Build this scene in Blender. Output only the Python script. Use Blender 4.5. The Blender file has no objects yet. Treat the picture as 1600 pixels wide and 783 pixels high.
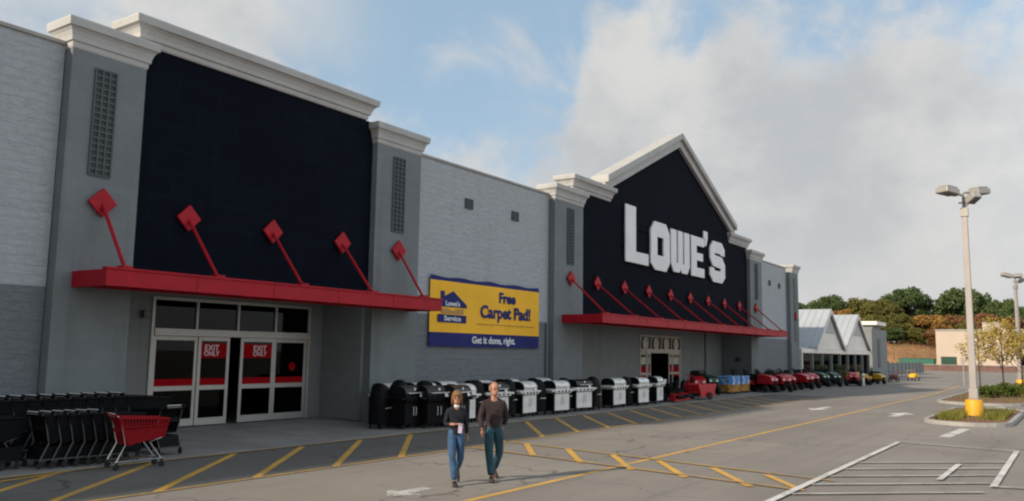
import bpy, bmesh, math, random
from mathutils import Vector, Matrix, Euler
import numpy as np
R = math.radians
random.seed(7)
SC = bpy.context.scene
COL = SC.collection

# ------------------------------------------------------------------ camera
cam_d = bpy.data.cameras.new('camera'); cam = bpy.data.objects.new('camera', cam_d); COL.objects.link(cam)
SC.camera = cam
cr = Vector((0.56176, -0.82715, 0.0154)); cu = Vector((-0.10846, -0.05518, 0.99257)); cf = Vector((0.82016, 0.55926, 0.12071))
m = Matrix.Identity(4)
for i in range(3):
    m[i][0] = cr[i]; m[i][1] = cu[i]; m[i][2] = -cf[i]
m[2][3] = 2.35
cam.matrix_world = m
cam_d.sensor_width = 36.0; cam_d.lens = 1300 / 1600 * 36.0
cam_d.clip_start = 0.1; cam_d.clip_end = 3000
SC.render.resolution_x = 1024; SC.render.resolution_y = 501

# ------------------------------------------------------------------ light
SUN_DIR = Vector((0.935, -0.355, -0.53)).normalized()      # the way the light travels
SUN_EL = math.asin(-SUN_DIR.z)
world = bpy.data.worlds.new('World'); SC.world = world; world.use_nodes = True
wt = world.node_tree; wt.nodes.clear()

class NT:
    """small helper around a node tree"""
    def __init__(s, tree): s.t = tree
    def n(s, kind, ins=None, **props):
        nd = s.t.nodes.new(kind)
        for k, v in props.items(): setattr(nd, k, v)
        for k, v in (ins or {}).items():
            sock = nd.inputs[k]
            if hasattr(v, 'node'): s.t.links.new(v, sock)
            else: sock.default_value = v
        return nd
    def math(s, op, a, b=0.0, clamp=False):
        return s.n('ShaderNodeMath', {0: a, 1: b}, operation=op, use_clamp=clamp).outputs[0]
    def mix(s, f, a, b, mode='MIX'):
        nd = s.n('ShaderNodeMix', data_type='RGBA', blend_type=mode)
        for k, v in ((0, f), (6, a), (7, b)):
            if hasattr(v, 'node'): s.t.links.new(v, nd.inputs[k])
            else: nd.inputs[k].default_value = v if k == 0 else (tuple(v) + (1,) if len(v) == 3 else v)
        return nd.outputs[2]
    def noise(s, vec, scale, detail=6, rough=.55, dist=0.0):
        return s.n('ShaderNodeTexNoise', {'Vector': vec, 'Scale': scale, 'Detail': detail, 'Roughness': rough, 'Distortion': dist}).outputs[0]
    def ramp(s, v, a, b, lo=0.0, hi=1.0):
        return s.n('ShaderNodeMapRange', {0: v, 1: a, 2: b, 3: lo, 4: hi}, interpolation_type='SMOOTHSTEP').outputs[0]

w = NT(wt)
sky = w.n('ShaderNodeTexSky', sky_type='NISHITA', sun_disc=False)
sky.sun_elevation = SUN_EL
sky.sun_rotation = math.atan2(-SUN_DIR.x, -SUN_DIR.y)
sky.altitude = 50; sky.air_density = 1.0; sky.dust_density = 1.5; sky.ozone_density = 1.2
dirn = w.n('ShaderNodeTexCoord').outputs['Generated']
sep = w.n('ShaderNodeSeparateXYZ', {0: dirn})
warp = w.n('ShaderNodeVectorMath', {0: dirn, 1: (1.0, 1.0, 1.25)}, operation='MULTIPLY').outputs[0]
n_big = w.noise(warp, 6.5, 3, .5, .0)
n_fine = w.noise(warp, 14.0, 10, .62, .08)
n_shade = w.noise(w.n('ShaderNodeVectorMath', {0: warp, 1: (2.3, .7, 1.1)}, operation='ADD').outputs[0], 7.0, 8, .55, .12)
n_wisp = w.noise(w.n('ShaderNodeMapping', {'Vector': dirn, 'Rotation': (0.3, 0.2, 0.5), 'Scale': (5, 9, 7)}).outputs[0], 1.0, 8, .55, .6)
az = w.math('ARCTAN2', sep.outputs[1], sep.outputs[0])
def lobe(d, width, amount):
    """cloud bank, opening or added brightness around a direction of the sky"""
    dt = w.n('ShaderNodeVectorMath', {0: dirn, 1: Vector(d).normalized()}, operation='DOT_PRODUCT').outputs['Value']
    return w.math('MULTIPLY', w.ramp(dt, math.cos(R(width)), 1.0), amount)
# a cumulus bank fills the sky up to a bumpy edge about 19 degrees high, lower over the middle of the store;
# a grey veil hangs high on the left, and broken cloud covers the rest
edge = w.math('MULTIPLY', w.ramp(az, R(28.5), R(31.5), .362, .235), w.ramp(az, R(44), R(52), 1.0, 1.5))
edge = w.math('ADD', edge, w.math('ADD', w.math('MULTIPLY', w.math('SUBTRACT', n_big, .5), .16), w.math('MULTIPLY', w.math('SUBTRACT', n_fine, .5), .22)))
for d, wd, am in (((0.875, 0.36, 0.325), 4.5, -.035), ((0.915, 0.245, 0.315), 4, -.03), ((0.85, .41, .335), 4, .03), ((.90, .295, .325), 4, .03), ((.945, .075, .315), 5, -.035)):
    edge = w.math('ADD', edge, lobe(d, wd, am))
above = w.math('SUBTRACT', edge, sep.outputs[2])
bank = w.math('POWER', w.ramp(above, -.050, .052), .85)
veil = w.math('MULTIPLY', w.math('MULTIPLY', w.ramp(az, R(41), R(55)), w.ramp(w.math('ADD', sep.outputs[2], w.math('MULTIPLY', n_wisp, .12)), .345, .425)), w.ramp(n_big, .25, .55, .55, 1.0))
wisp = w.math('MULTIPLY', w.ramp(w.math('ADD', n_wisp, lobe((0.80, .50, .31), 7, .17)), .50, .78), .72)
overhead = w.math('MULTIPLY', w.ramp(sep.outputs[2], .40, .50), w.ramp(w.math('ADD', n_big, w.math('MULTIPLY', n_fine, .6)), .72, .95))
mask = w.math('MAXIMUM', w.math('MAXIMUM', bank, veil), w.math('MAXIMUM', wisp, overhead))
rim = w.ramp(above, .085, .0, 0.0, .10)
shade = w.ramp(w.math('ADD', w.math('ADD', n_shade, rim), w.math('MULTIPLY', w.math('SUBTRACT', n_fine, .5), .22)), 0.32, 0.74)
c_dark = (5.1, 5.35, 5.6); c_light = (7.0, 6.95, 6.8)
cloud = w.mix(shade, c_dark, c_light)
low = w.ramp(sep.outputs[2], 0.24, 0.02)
cloud = w.mix(w.math('MULTIPLY', low, .6), cloud, (6.3, 6.35, 6.25))
bluesky = w.mix(0.55, w.n('ShaderNodeMixRGB', {0: 1.0, 1: sky.outputs[0], 2: (1.35, 1.35, 1.35, 1)}, blend_type='MULTIPLY').outputs[0], (4.7, 6.5, 8.0))
full = w.mix(mask, bluesky, cloud)
# unseen sky behind the camera brightened to fill the facade, zenith dimmed, right edge lifted
sky_gain = w.math('ADD', 1.0, w.math('ADD', w.math('ADD', lobe((0.35, -0.9, 0.35), 70, .85), lobe((0, 0, 1), 62, -.55)), lobe((0.96, -0.22, 0.2), 22, .22)))
full = w.n('ShaderNodeVectorMath', {0: full, 1: w.n('ShaderNodeCombineXYZ', {0: sky_gain, 1: sky_gain, 2: sky_gain}).outputs[0]}, operation='MULTIPLY').outputs[0]
bg = w.n('ShaderNodeBackground', {0: full, 1: 0.10})
out = w.n('ShaderNodeOutputWorld', {0: bg.outputs[0]})

sun_d = bpy.data.lights.new('sun', 'SUN'); sun = bpy.data.objects.new('sun', sun_d); COL.objects.link(sun)
sun_d.energy = 5.0; sun_d.angle = R(2.0); sun_d.color = (1.0, 0.87, 0.71)
sun.rotation_euler = SUN_DIR.to_track_quat('-Z', 'Y').to_euler()
sun.location = (0, 0, 60)
SC.view_settings.view_transform = 'Standard'; SC.view_settings.look = 'None'
SC.view_settings.exposure = 0.0; SC.view_settings.gamma = 1; SC.view_settings.use_curve_mapping = False
SC.render.engine = 'CYCLES'
SC.cycles.filter_width = 2.2
SC.cycles.max_bounces = 6; SC.cycles.transparent_max_bounces = 8
SC.cycles.use_denoising = True

# ------------------------------------------------------------------ materials
def mat(name, col, rough=.6, metal=0.0, var=.12, scale=2.0, bump=0.0, bscale=30.0, dirt=None, spec=.5, extra=None):
    mt = bpy.data.materials.new(name); mt.use_nodes = True
    t = NT(mt.node_tree); b = mt.node_tree.nodes['Principled BSDF']
    co = t.n('ShaderNodeTexCoord').outputs['Object']
    c = tuple(col)
    base = c + (1,)
    if var > 0:
        nz = t.noise(co, scale, 6, .6)
        f = t.ramp(nz, .3, .7)
        base = t.mix(f, tuple(x * (1 - var) for x in c), tuple(min(1, x * (1 + var)) for x in c))
    if dirt:
        nd = t.noise(co, scale * 2.7, 8, .65)
        base = t.mix(t.ramp(nd, dirt[1], dirt[1] + .15), base, dirt[0])
    if extra: base = extra(t, co, base)
    if hasattr(base, 'node'): t.t.links.new(base, b.inputs['Base Color'])
    else: b.inputs['Base Color'].default_value = base
    b.inputs['Roughness'].default_value = rough; b.inputs['Metallic'].default_value = metal
    b.inputs['Specular IOR Level'].default_value = spec
    if bump > 0:
        bn = t.n('ShaderNodeBump', {'Strength': bump, 'Distance': .02, 'Height': t.noise(co, bscale, 5, .6)})
        t.t.links.new(bn.outputs[0], b.inputs['Normal'])
    return mt

def asphalt_mat(name='asphalt', k=1.0, tint=(1, 1, 1)):
    mt = bpy.data.materials.new(name); mt.use_nodes = True
    t = NT(mt.node_tree); b = mt.node_tree.nodes['Principled BSDF']
    co = t.n('ShaderNodeTexCoord').outputs['Object']
    st = t.n('ShaderNodeMapping', {'Vector': co, 'Scale': (.12, 1, 1)}).outputs[0]
    base = t.mix(t.ramp(t.noise(co, .16, 5, .6), .35, .68), (.205, .182, .160), (.262, .235, .205))
    base = t.mix(t.math('MULTIPLY', t.ramp(t.noise(st, .7, 4, .5), .45, .7), .55), base, (.165, .150, .134))   # worn wheel tracks
    base = t.mix(t.math('MULTIPLY', t.ramp(t.noise(co, 1.3, 8, .72), .54, .70), .6), base, (.14, .128, .115))  # oil and patches
    base = t.mix(t.math('MULTIPLY', t.ramp(t.noise(co, 38, 4, .75), .42, .72), .55), base, (.33, .30, .27))  # aggregate
    base = t.mix(t.math('MULTIPLY', t.ramp(t.noise(co, 5.5, 3, .5), .66, .74), .55), base, (.10, .092, .085))   # drips and spots
    tyre = t.noise(t.n('ShaderNodeMapping', {'Vector': co, 'Rotation': (0, 0, .05), 'Scale': (.05, 2.6, 1)}).outputs[0], 1.0, 3, .5)
    base = t.mix(t.math('MULTIPLY', t.ramp(tyre, .55, .72), .35), base, (.15, .138, .125))
    vor = t.n('ShaderNodeTexVoronoi', {'Vector': t.n('ShaderNodeVectorMath', {0: co, 1: t.n('ShaderNodeVectorMath', {0: t.n('ShaderNodeTexNoise', {'Vector': co, 'Scale': .8}).outputs[1], 1: (2.5, 2.5, 0)}, operation='MULTIPLY').outputs[0]}, operation='ADD').outputs[0], 'Scale': .17}, feature='DISTANCE_TO_EDGE').outputs[0]
    base = t.mix(t.math('MULTIPLY', t.ramp(vor, .006, .0), .6), base, (.05, .048, .045))                       # cracks
    if k != 1.0: base = t.mix(1.0, base, tuple(k * x for x in tint), 'MULTIPLY')
    t.t.links.new(base, b.inputs['Base Color'])
    b.inputs['Roughness'].default_value = .82; b.inputs['Specular IOR Level'].default_value = .35
    bn = t.n('ShaderNodeBump', {'Strength': .35, 'Distance': .01, 'Height': t.noise(co, 90, 3, .7)})
    t.t.links.new(bn.outputs[0], b.inputs['Normal'])
    return mt

def block_mat():
    """split-face concrete block, painted light above and dark below 3.6 m"""
    mt = bpy.data.materials.new('split_face_block'); mt.use_nodes = True
    t = NT(mt.node_tree); b = mt.node_tree.nodes['Principled BSDF']
    co = t.n('ShaderNodeTexCoord').outputs['Object']
    s = t.n('ShaderNodeSeparateXYZ', {0: co})
    uv = t.n('ShaderNodeCombineXYZ', {0: t.math('ADD', s.outputs[0], s.outputs[1]), 1: s.outputs[2], 2: 0.0}).outputs[0]
    br = t.n('ShaderNodeTexBrick', {'Vector': uv, 'Color1': (.96, .96, .96, 1), 'Color2': (1, 1, 1, 1), 'Mortar': (.93, .93, .93, 1), 'Scale': 1.0, 'Mortar Size': .008, 'Mortar Smooth': .3, 'Brick Width': .406, 'Row Height': .203})
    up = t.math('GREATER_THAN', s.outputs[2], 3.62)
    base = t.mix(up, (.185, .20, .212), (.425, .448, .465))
    base = t.mix(1.0, base, br.outputs[0], 'MULTIPLY')
    split = t.n('ShaderNodeTexNoise', {'Vector': t.n('ShaderNodeMapping', {'Vector': co, 'Scale': (1, 1, 2.2)}).outputs[0], 'Scale': 4.0, 'Detail': 8, 'Roughness': .68}).outputs[0]
    base = t.mix(t.math('MULTIPLY', t.ramp(split, .42, .66), .22), base, t.mix(1.0, base, (.55, .56, .58), 'MULTIPLY'))
    streak = t.noise(t.n('ShaderNodeMapping', {'Vector': co, 'Scale': (1.5, 1.5, .12)}).outputs[0], 1.0, 6, .6)
    base = t.mix(t.math('MULTIPLY', t.ramp(streak, .5, .75), .18), base, (.2, .2, .2))
    t.t.links.new(base, b.inputs['Base Color']); b.inputs['Roughness'].default_value = .9
    h = t.math('ADD', t.math('MULTIPLY', split, 1.0), t.math('MULTIPLY', br.outputs[1], -.10))
    bn = t.n('ShaderNodeBump', {'Strength': .9, 'Distance': .075, 'Height': h})
    t.t.links.new(bn.outputs[0], b.inputs['Normal'])
    return mt

def glass_mat():
    mt = bpy.data.materials.new('tinted_glass'); mt.use_nodes = True
    t = NT(mt.node_tree); mt.node_tree.nodes.remove(mt.node_tree.nodes['Principled BSDF'])
    o = [n for n in mt.node_tree.nodes if n.type == 'OUTPUT_MATERIAL'][0]
    tr = t.n('ShaderNodeBsdfTransparent', {0: (.30, .33, .32, 1)})
    gl = t.n('ShaderNodeBsdfGlossy', {0: (.9, .9, .9, 1), 'Roughness': .02})
    fr = t.n('ShaderNodeFresnel', {0: 1.45})
    ms = t.n('ShaderNodeMixShader', {0: t.math('MULTIPLY', fr.outputs[0], .30), 1: tr.outputs[0], 2: gl.outputs[0]})
    t.t.links.new(ms.outputs[0], o.inputs[0])
    return mt

def paint_mat(name, col, wear=.5):
    mt = bpy.data.materials.new(name); mt.use_nodes = True
    t = NT(mt.node_tree); b = mt.node_tree.nodes['Principled BSDF']
    co = t.n('ShaderNodeTexCoord').outputs['Object']
    base = t.mix(t.ramp(t.noise(co, 1.1, 5, .6), .35, .7), tuple(c * .82 for c in col), col)
    wr = t.math('ADD', t.math('MULTIPLY', t.noise(co, 14, 7, .75), .6), t.math('MULTIPLY', t.noise(co, .9, 4, .6), .5))
    base = t.mix(t.math('MULTIPLY', t.ramp(wr, .50, .66), wear), base, (.19, .172, .152))
    t.t.links.new(base, b.inputs['Base Color']); b.inputs['Roughness'].default_value = .75
    return mt

def boarded(bw, bh, k, streak=.0, ms=.012):
    """faint joints of a board or block facing, with weathering streaks"""
    def ex(t, co, base):
        q_ = t.n('ShaderNodeSeparateXYZ', {0: co})
        uv = t.n('ShaderNodeCombineXYZ', {0: t.math('ADD', q_.outputs[0], q_.outputs[1]), 1: q_.outputs[2], 2: 0.0}).outputs[0]
        br = t.n('ShaderNodeTexBrick', {'Vector': uv, 'Color1': (.95, .95, .95, 1), 'Color2': (1.03, 1.03, 1.03, 1), 'Mortar': (k, k, k, 1), 'Scale': 1.0, 'Mortar Size': ms, 'Mortar Smooth': .4, 'Brick Width': bw, 'Row Height': bh}).outputs[0]
        base = t.mix(1.0, base, br, 'MULTIPLY')
        st = t.noise(t.n('ShaderNodeMapping', {'Vector': co, 'Scale': (2.2, 2.2, .14)}).outputs[0], 1.0, 7, .62)
        return t.mix(t.math('MULTIPLY', t.ramp(st, .50, .72), streak), base, t.mix(1.0, base, (.55, .55, .53), 'MULTIPLY'))
    return ex
M = {}
M['asphalt'] = asphalt_mat(); M['asphalt_dark'] = asphalt_mat('dark_asphalt', .62, (.95, 1.0, 1.03)); M['block'] = block_mat(); M['glass'] = glass_mat()
M['yellow_paint'] = paint_mat('yellow_road_paint', (.72, .40, .06), .4)
M['white_paint'] = paint_mat('white_road_paint', (.72, .70, .67), .62)
M['faded_white'] = paint_mat('faded_white_road_paint', (.48, .465, .435), .75)
M['faded_yellow'] = paint_mat('faded_yellow_road_paint', (.55, .33, .08), .75)
M['concrete'] = mat('concrete', (.23, .22, .205), .85, 0, .16, .8, .3, 40, ((.17, .165, .155), .56))
M['kerb'] = mat('kerb_concrete', (.34, .33, .31), .85, 0, .12, 1.5, .2, 30, ((.22, .21, .19), .6))
M['pilaster'] = mat('grey_render', (.172, .192, .197), .88, 0, .07, .6, .25, 60, None, extra=boarded(.406, .203, .90, .35, .008))
M['return'] = mat('grey_vestibule_wall', (.205, .217, .217), .88, 0, .05, .5, .25, 60, extra=boarded(.406, .203, .90, .35, .008))
M['navy'] = mat('navy_render', (.0030, .0050, .0105), .9, 0, .16, .5, .2, 50, None, .10, extra=boarded(1.22, .61, 1.7, .5, .014))
M['cornice'] = mat('cornice_cream', (.455, .45, .435), .75, 0, .06, 1.0, .1, 30, ((.38, .37, .35), .58), extra=boarded(50, 50, 1, .3, 0))
M['red'] = mat('canopy_red', (.36, .004, .015), .55, 0, .10, 2.0, 0, 30, ((.30, .012, .016), .58), spec=.25)
M['grille'] = mat('grille_grey', (.07, .082, .085), .6, .2, .05)
M['slot'] = mat('slot_dark', (.045, .052, .055), .8, 0, 0)
M['alu'] = mat('door_aluminium', (.42, .41, .38), .45, .3, .06)
M['sign'] = mat('sign_white', (.74, .745, .75), .5, 0, .04, 1.0)
M['black'] = mat('black_plastic', (.006, .006, .007), .6, 0, .1, spec=.1)
M['black_gloss'] = mat('black_enamel', (.006, .006, .007), .3, 0, .1, spec=.35)
M['rubber'] = mat('rubber', (.016, .016, .016), .85, 0, .1)
M['steel'] = mat('stainless_steel', (.74, .735, .71), .42, .35, .06, 5)
M['steel_flat'] = mat('brushed_steel_panel', (.76, .745, .71), .5, .12, .10, 3)
M['chrome'] = mat('chrome', (.62, .63, .64), .22, 1, 0)
M['cart_red'] = mat('cart_red_plastic', (.27, .005, .010), .6, 0, .08, spec=.15)
M['mower_red'] = mat('mower_red_paint', (.50, .010, .018), .28, 0, .06)
M['mower_orange'] = mat('mower_orange_paint', (.52, .085, .03), .3, 0, .06)
M['mower_yellow'] = mat('mower_yellow_paint', (.60, .33, .02), .35, 0, .06)
M['mower_green'] = mat('dark_green_paint', (.012, .055, .03), .4, 0, .08)
M['lamp_white'] = mat('lens_white', (.75, .75, .72), .3, 0, 0)
M['pole'] = mat('pole_paint', (.36, .33, .305), .5, .1, .08, 1.0, 0, 30, ((.33, .30, .27), .62))
M['fixture'] = mat('fixture_bronze', (.36, .34, .31), .45, .2, .06)
M['fixture_dark'] = mat('fixture_dark', (.10, .10, .10), .5, .2, .06)
M['safety'] = mat('safety_yellow', (.72, .36, .012), .55, 0, .07, 1.5, .1, 20, ((.38, .22, .05), .64))
M['mulch'] = mat('bark_mulch', (.20, .095, .055), .95, 0, .4, 6, .9, 30)
M['banner_y'] = mat('banner_yellow', (.92, .49, .03), .6, 0, .06, .8, spec=.2)
M['banner_n'] = mat('banner_navy', (.012, .018, .13), .6, 0, .12, .8, spec=.2)
M['text_w'] = mat('print_white', (.72, .72, .75), .6, 0, 0)
M['text_d'] = mat('print_dark', (.05, .05, .10), .6, 0, 0)
M['poster_red'] = mat('poster_red', (.30, .004, .008), .8, 0, .05, spec=.05)
M['poster_cream'] = mat('poster_cream', (.50, .45, .38), .6, 0, .15, 4)
M['metal_roof'] = mat('metal_roof', (.50, .53, .56), .45, .25, .06, .6)
M['gable'] = mat('gable_cream', (.84, .78, .71), .8, 0, .06, .5)
M['gable_grey'] = mat('gable_vent_grey', (.46, .46, .44), .8, 0, .06)
M['cream_wall'] = mat('cream_wall', (.52, .43, .345), .85, 0, .05, .15)
M['tower_grey'] = mat('tower_grey', (.22, .225, .22), .85, 0, .06, .5)
M['dark_int'] = mat('dark_interior', (.02, .022, .022), .9, 0, .2)
M['brick'] = mat('brick_red_brown', (.16, .09, .075), .9, 0, .2, 1.5)
M['wood'] = mat('bark', (.10, .075, .055), .95, 0, .25, 4, .5, 20)
M['hill'] = mat('dry_hillside', (.30, .165, .075), .95, 0, .3, .08, .4, 2, ((.16, .14, .05), .52))
M['skin'] = mat('skin', (.40, .19, .125), .55, 0, .08, 12)
M['hair_b'] = mat('hair_blond_brown', (.19, .095, .035), .6, 0, .3, 40)
M['hair_g'] = mat('hair_grey_brown', (.22, .15, .11), .7, 0, .2, 40)
M['knit_navy'] = mat('black_knit', (.008, .010, .016), .9, 0, .2, 12, .9, 11)
M['plum'] = mat('plum_shirt', (.032, .018, .019), .9, 0, .2, 12, .9, 10)
M['white_cloth'] = mat('white_cloth', (.66, .64, .62), .9, 0, .05)
M['denim_b'] = mat('blue_denim', (.035, .085, .165), .9, 0, .35, 6, .9, 13)
M['denim_t'] = mat('teal_denim', (.018, .062, .085), .9, 0, .3, 6, .9, 13)
M['shoe_br'] = mat('brown_leather', (.055, .026, .015), .5, 0, .1)
M['shoe_bk'] = mat('black_leather', (.02, .02, .025), .5, 0, .1)
M['eye'] = mat('eye_dark', (.02, .015, .012), .3, 0, 0)
M['lip'] = mat('lip', (.36, .12, .10), .5, 0, 0)
M['paper'] = mat('receipt_paper', (.62, .46, .60), .7, 0, .1)
M['door_white'] = mat('painted_white', (.46, .43, .39), .6, 0, .06)
M['dump_green'] = mat('dumpster_green', (.015, .13, .08), .6, 0, .1)

def leaf_mat(name, a, b):
    mt = bpy.data.materials.new(name); mt.use_nodes = True
    t = NT(mt.node_tree); p = mt.node_tree.nodes['Principled BSDF']
    co = t.n('ShaderNodeTexCoord').outputs['Object']
    isl = t.n('ShaderNodeNewGeometry').outputs['Random Per Island']
    base = t.mix(t.math('ADD', t.math('MULTIPLY', isl, .5), t.math('MULTIPLY', t.ramp(t.noise(co, .35, 3), .35, .65), .5)), a, b)
    t.t.links.new(base, p.inputs['Base Color']); p.inputs['Roughness'].default_value = .7
    p.inputs['Specular IOR Level'].default_value = .2
    tl = t.n('ShaderNodeBsdfTranslucent', {0: base})
    o = [n for n in mt.node_tree.nodes if n.type == 'OUTPUT_MATERIAL'][0]
    ms = t.n('ShaderNodeMixShader', {0: .22, 1: p.outputs[0], 2: tl.outputs[0]})
    t.t.links.new(ms.outputs[0], o.inputs[0])
    return mt
M['leaf_dark'] = leaf_mat('leaves_dark_green', (.055, .088, .032), (.125, .17, .06))
M['leaf_olive'] = leaf_mat('leaves_olive', (.10, .105, .028), (.21, .19, .05))
M['leaf_orange'] = leaf_mat('leaves_orange', (.28, .15, .04), (.40, .24, .07))
M['leaf_rust'] = leaf_mat('leaves_rust', (.20, .095, .045), (.29, .15, .065))
M['leaf_yellow'] = leaf_mat('leaves_yellow', (.33, .25, .05), (.55, .40, .09))
M['grass'] = leaf_mat('grass_blades', (.10, .13, .02), (.25, .22, .05))
M['shrub'] = leaf_mat('shrub_leaves', (.05, .09, .015), (.14, .15, .03))

# ------------------------------------------------------------------ mesh helpers
class MB:
    def __init__(s): s.v = []; s.f = []; s.mi = []; s.cur = 0
    def add(s, vs, fs):
        o = len(s.v); s.v += [tuple(p) for p in vs]
        for f in fs: s.f.append(tuple(i + o for i in f)); s.mi.append(s.cur)
        return s
    def m(s, i): s.cur = i; return s
    def box(s, x0, x1, y0, y1, z0, z1, mx=None):
        vs = [Vector((x, y, z)) for x in (x0, x1) for y in (y0, y1) for z in (z0, z1)]
        if mx is not None: vs = [mx @ p for p in vs]
        return s.add(vs, [(0, 1, 3, 2), (4, 6, 7, 5), (0, 4, 5, 1), (2, 3, 7, 6), (0, 2, 6, 4), (1, 5, 7, 3)])
    def tube(s, pts, r, n=8, r1=None, caps=True):
        pts = [Vector(p) for p in pts]; k = len(pts); rs = r if isinstance(r, (list, tuple)) else ([r] * k if r1 is None else [r + (r1 - r) * i / (k - 1) for i in range(k)])
        vs = []; prev = None
        for i, p in enumerate(pts):
            d = (pts[min(i + 1, k - 1)] - pts[max(i - 1, 0)]).normalized()
            a = d.orthogonal().normalized() if prev is None else (prev - d * prev.dot(d)).normalized()
            prev = a; b = d.cross(a)
            for j in range(n):
                t = 2 * math.pi * j / n; vs.append(p + (a * math.cos(t) + b * math.sin(t)) * rs[i])
        fs = [(i * n + j, i * n + (j + 1) % n, (i + 1) * n + (j + 1) % n, (i + 1) * n + j) for i in range(k - 1) for j in range(n)]
        if caps: fs += [tuple(range(n - 1, -1, -1)), tuple((k - 1) * n + j for j in range(n))]
        return s.add(vs, fs)
    def lathe(s, prof, c=(0, 0, 0), n=16, axis='Z'):
        vs = []
        for r, z in prof:
            for j in range(n):
                t = 2 * math.pi * j / n; x, y = r * math.cos(t), r * math.sin(t)
                p = (x, y, z) if axis == 'Z' else ((z, x, y) if axis == 'X' else (x, z, y))
                vs.append(Vector(p) + Vector(c))
        k = len(prof)
        fs = [(i * n + j, i * n + (j + 1) % n, (i + 1) * n + (j + 1) % n, (i + 1) * n + j) for i in range(k - 1) for j in range(n)]
        fs += [tuple(range(n - 1, -1, -1)), tuple((k - 1) * n + j for j in range(n))]
        return s.add(vs, fs)
    def prism(s, poly, a, b, plane='XZ'):
        """polygon in a plane extruded from a to b along the third axis"""
        def P(u, v, w):
            return (u, w, v) if plane == 'XZ' else ((w, u, v) if plane == 'YZ' else (u, v, w))
        n = len(poly)
        vs = [P(u, v, a) for u, v in poly] + [P(u, v, b) for u, v in poly]
        fs = [tuple(range(n)), tuple(range(2 * n - 1, n - 1, -1))] + [(i, i + n, (i + 1) % n + n, (i + 1) % n) for i in range(n)]
        return s.add(vs, fs)
    def ring(s, outer, inner, a, b):
        """outline with a hole in the XZ plane extruded in Y; both loops have the same count"""
        n = len(outer)
        vs = [(u, a, v) for u, v in outer] + [(u, a, v) for u, v in inner] + [(u, b, v) for u, v in outer] + [(u, b, v) for u, v in inner]
        fs = []
        for i in range(n):
            j = (i + 1) % n
            fs += [(i, j, n + j, n + i), (2 * n + i, 3 * n + i, 3 * n + j, 2 * n + j), (i, 2 * n + i, 2 * n + j, j), (n + i, n + j, 3 * n + j, 3 * n + i)]
        return s.add(vs, fs)
    def quad(s, a, b, c, d): return s.add([a, b, c, d], [(0, 1, 2, 3)])
    def build(s, name, mats, parent=None, smooth=False, bevel=0.0, loc=None):
        me = bpy.data.meshes.new(name); me.from_pydata(s.v, [], s.f)
        mats = mats if isinstance(mats, (list, tuple)) else [mats]
        for x in mats: me.materials.append(x)
        if len(mats) > 1: me.polygons.foreach_set('material_index', s.mi)
        bm = bmesh.new(); bm.from_mesh(me); bmesh.ops.recalc_face_normals(bm, faces=bm.faces); bm.to_mesh(me); bm.free()
        if smooth:
            me.polygons.foreach_set('use_smooth', [True] * len(me.polygons))
            try: me.set_sharp_from_angle(angle=R(40))
            except Exception: pass
        o = bpy.data.objects.new(name, me); COL.objects.link(o)
        if parent is not None: o.parent = parent
        if loc is not None: o.location = loc
        if bevel > 0:
            b = o.modifiers.new('bevel', 'BEVEL'); b.width = bevel; b.segments = 2; b.limit_method = 'ANGLE'; b.angle_limit = R(40)
        return o

def tag(o, label=None, cat=None, group=None, kind=None):
    if label: o['label'] = label
    if cat: o['category'] = cat
    if group: o['group'] = group
    if kind: o['kind'] = kind
    return o
def thing(name, label, cat, loc=(0, 0, 0), rz=0.0, group=None):
    o = bpy.data.objects.new(name, None); COL.objects.link(o); o.empty_display_size = .2
    o.location = loc; o.rotation_euler = (0, 0, rz)
    return tag(o, label, cat, group)
def dup(o, parent=None):
    c = o.copy(); COL.objects.link(c)
    if parent is not None: c.parent = parent
    for ch in list(o.children): dup(ch, c)
    return c
def pad_z(y): return .02 + max(0.0, y - 16.05) * .11 / 4.55      # the pavement rises gently to the doors
def place(o, loc, rz=0.0, label=None, group=None, scale=None):
    if loc[2] == .13: loc = (loc[0], loc[1], pad_z(loc[1]))
    o.location = loc; o.rotation_euler = (0, 0, rz)
    if scale: o.scale = (scale,) * 3 if not isinstance(scale, tuple) else scale
    return tag(o, label, None, group)
def text(name, body, size, loc, m_, parent, extrude=.006, rot=(math.pi / 2, 0, 0), bold=0.0, sx=1.0, align='CENTER'):
    cu_ = bpy.data.curves.new(name, 'FONT'); cu_.body = body; cu_.size = size; cu_.extrude = extrude; cu_.offset = bold
    cu_.align_x = align; cu_.align_y = 'CENTER'; cu_.resolution_u = 3
    tmp = bpy.data.objects.new('tmp', cu_); COL.objects.link(tmp)
    dg = bpy.context.evaluated_depsgraph_get()
    me = bpy.data.meshes.new_from_object(tmp.evaluated_get(dg)); bpy.data.objects.remove(tmp)
    me.materials.clear(); me.materials.append(m_)
    o = bpy.data.objects.new(name, me); COL.objects.link(o); o.parent = parent
    o.location = loc; o.rotation_euler = rot; o.scale = (sx, 1, 1)
    return o

# ------------------------------------------------------------------ setting: ground
g = MB(); g.quad((-300, -400, 0), (420, -400, 0), (420, 500, 0), (-300, 500, 0))
tag(g.build('ground', M['asphalt']), kind='structure')
g = MB(); g.quad((190, -300, .004), (420, -300, .004), (420, 400, .004), (190, 400, .004))
tag(g.build('field', M['hill']), kind='structure')
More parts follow.
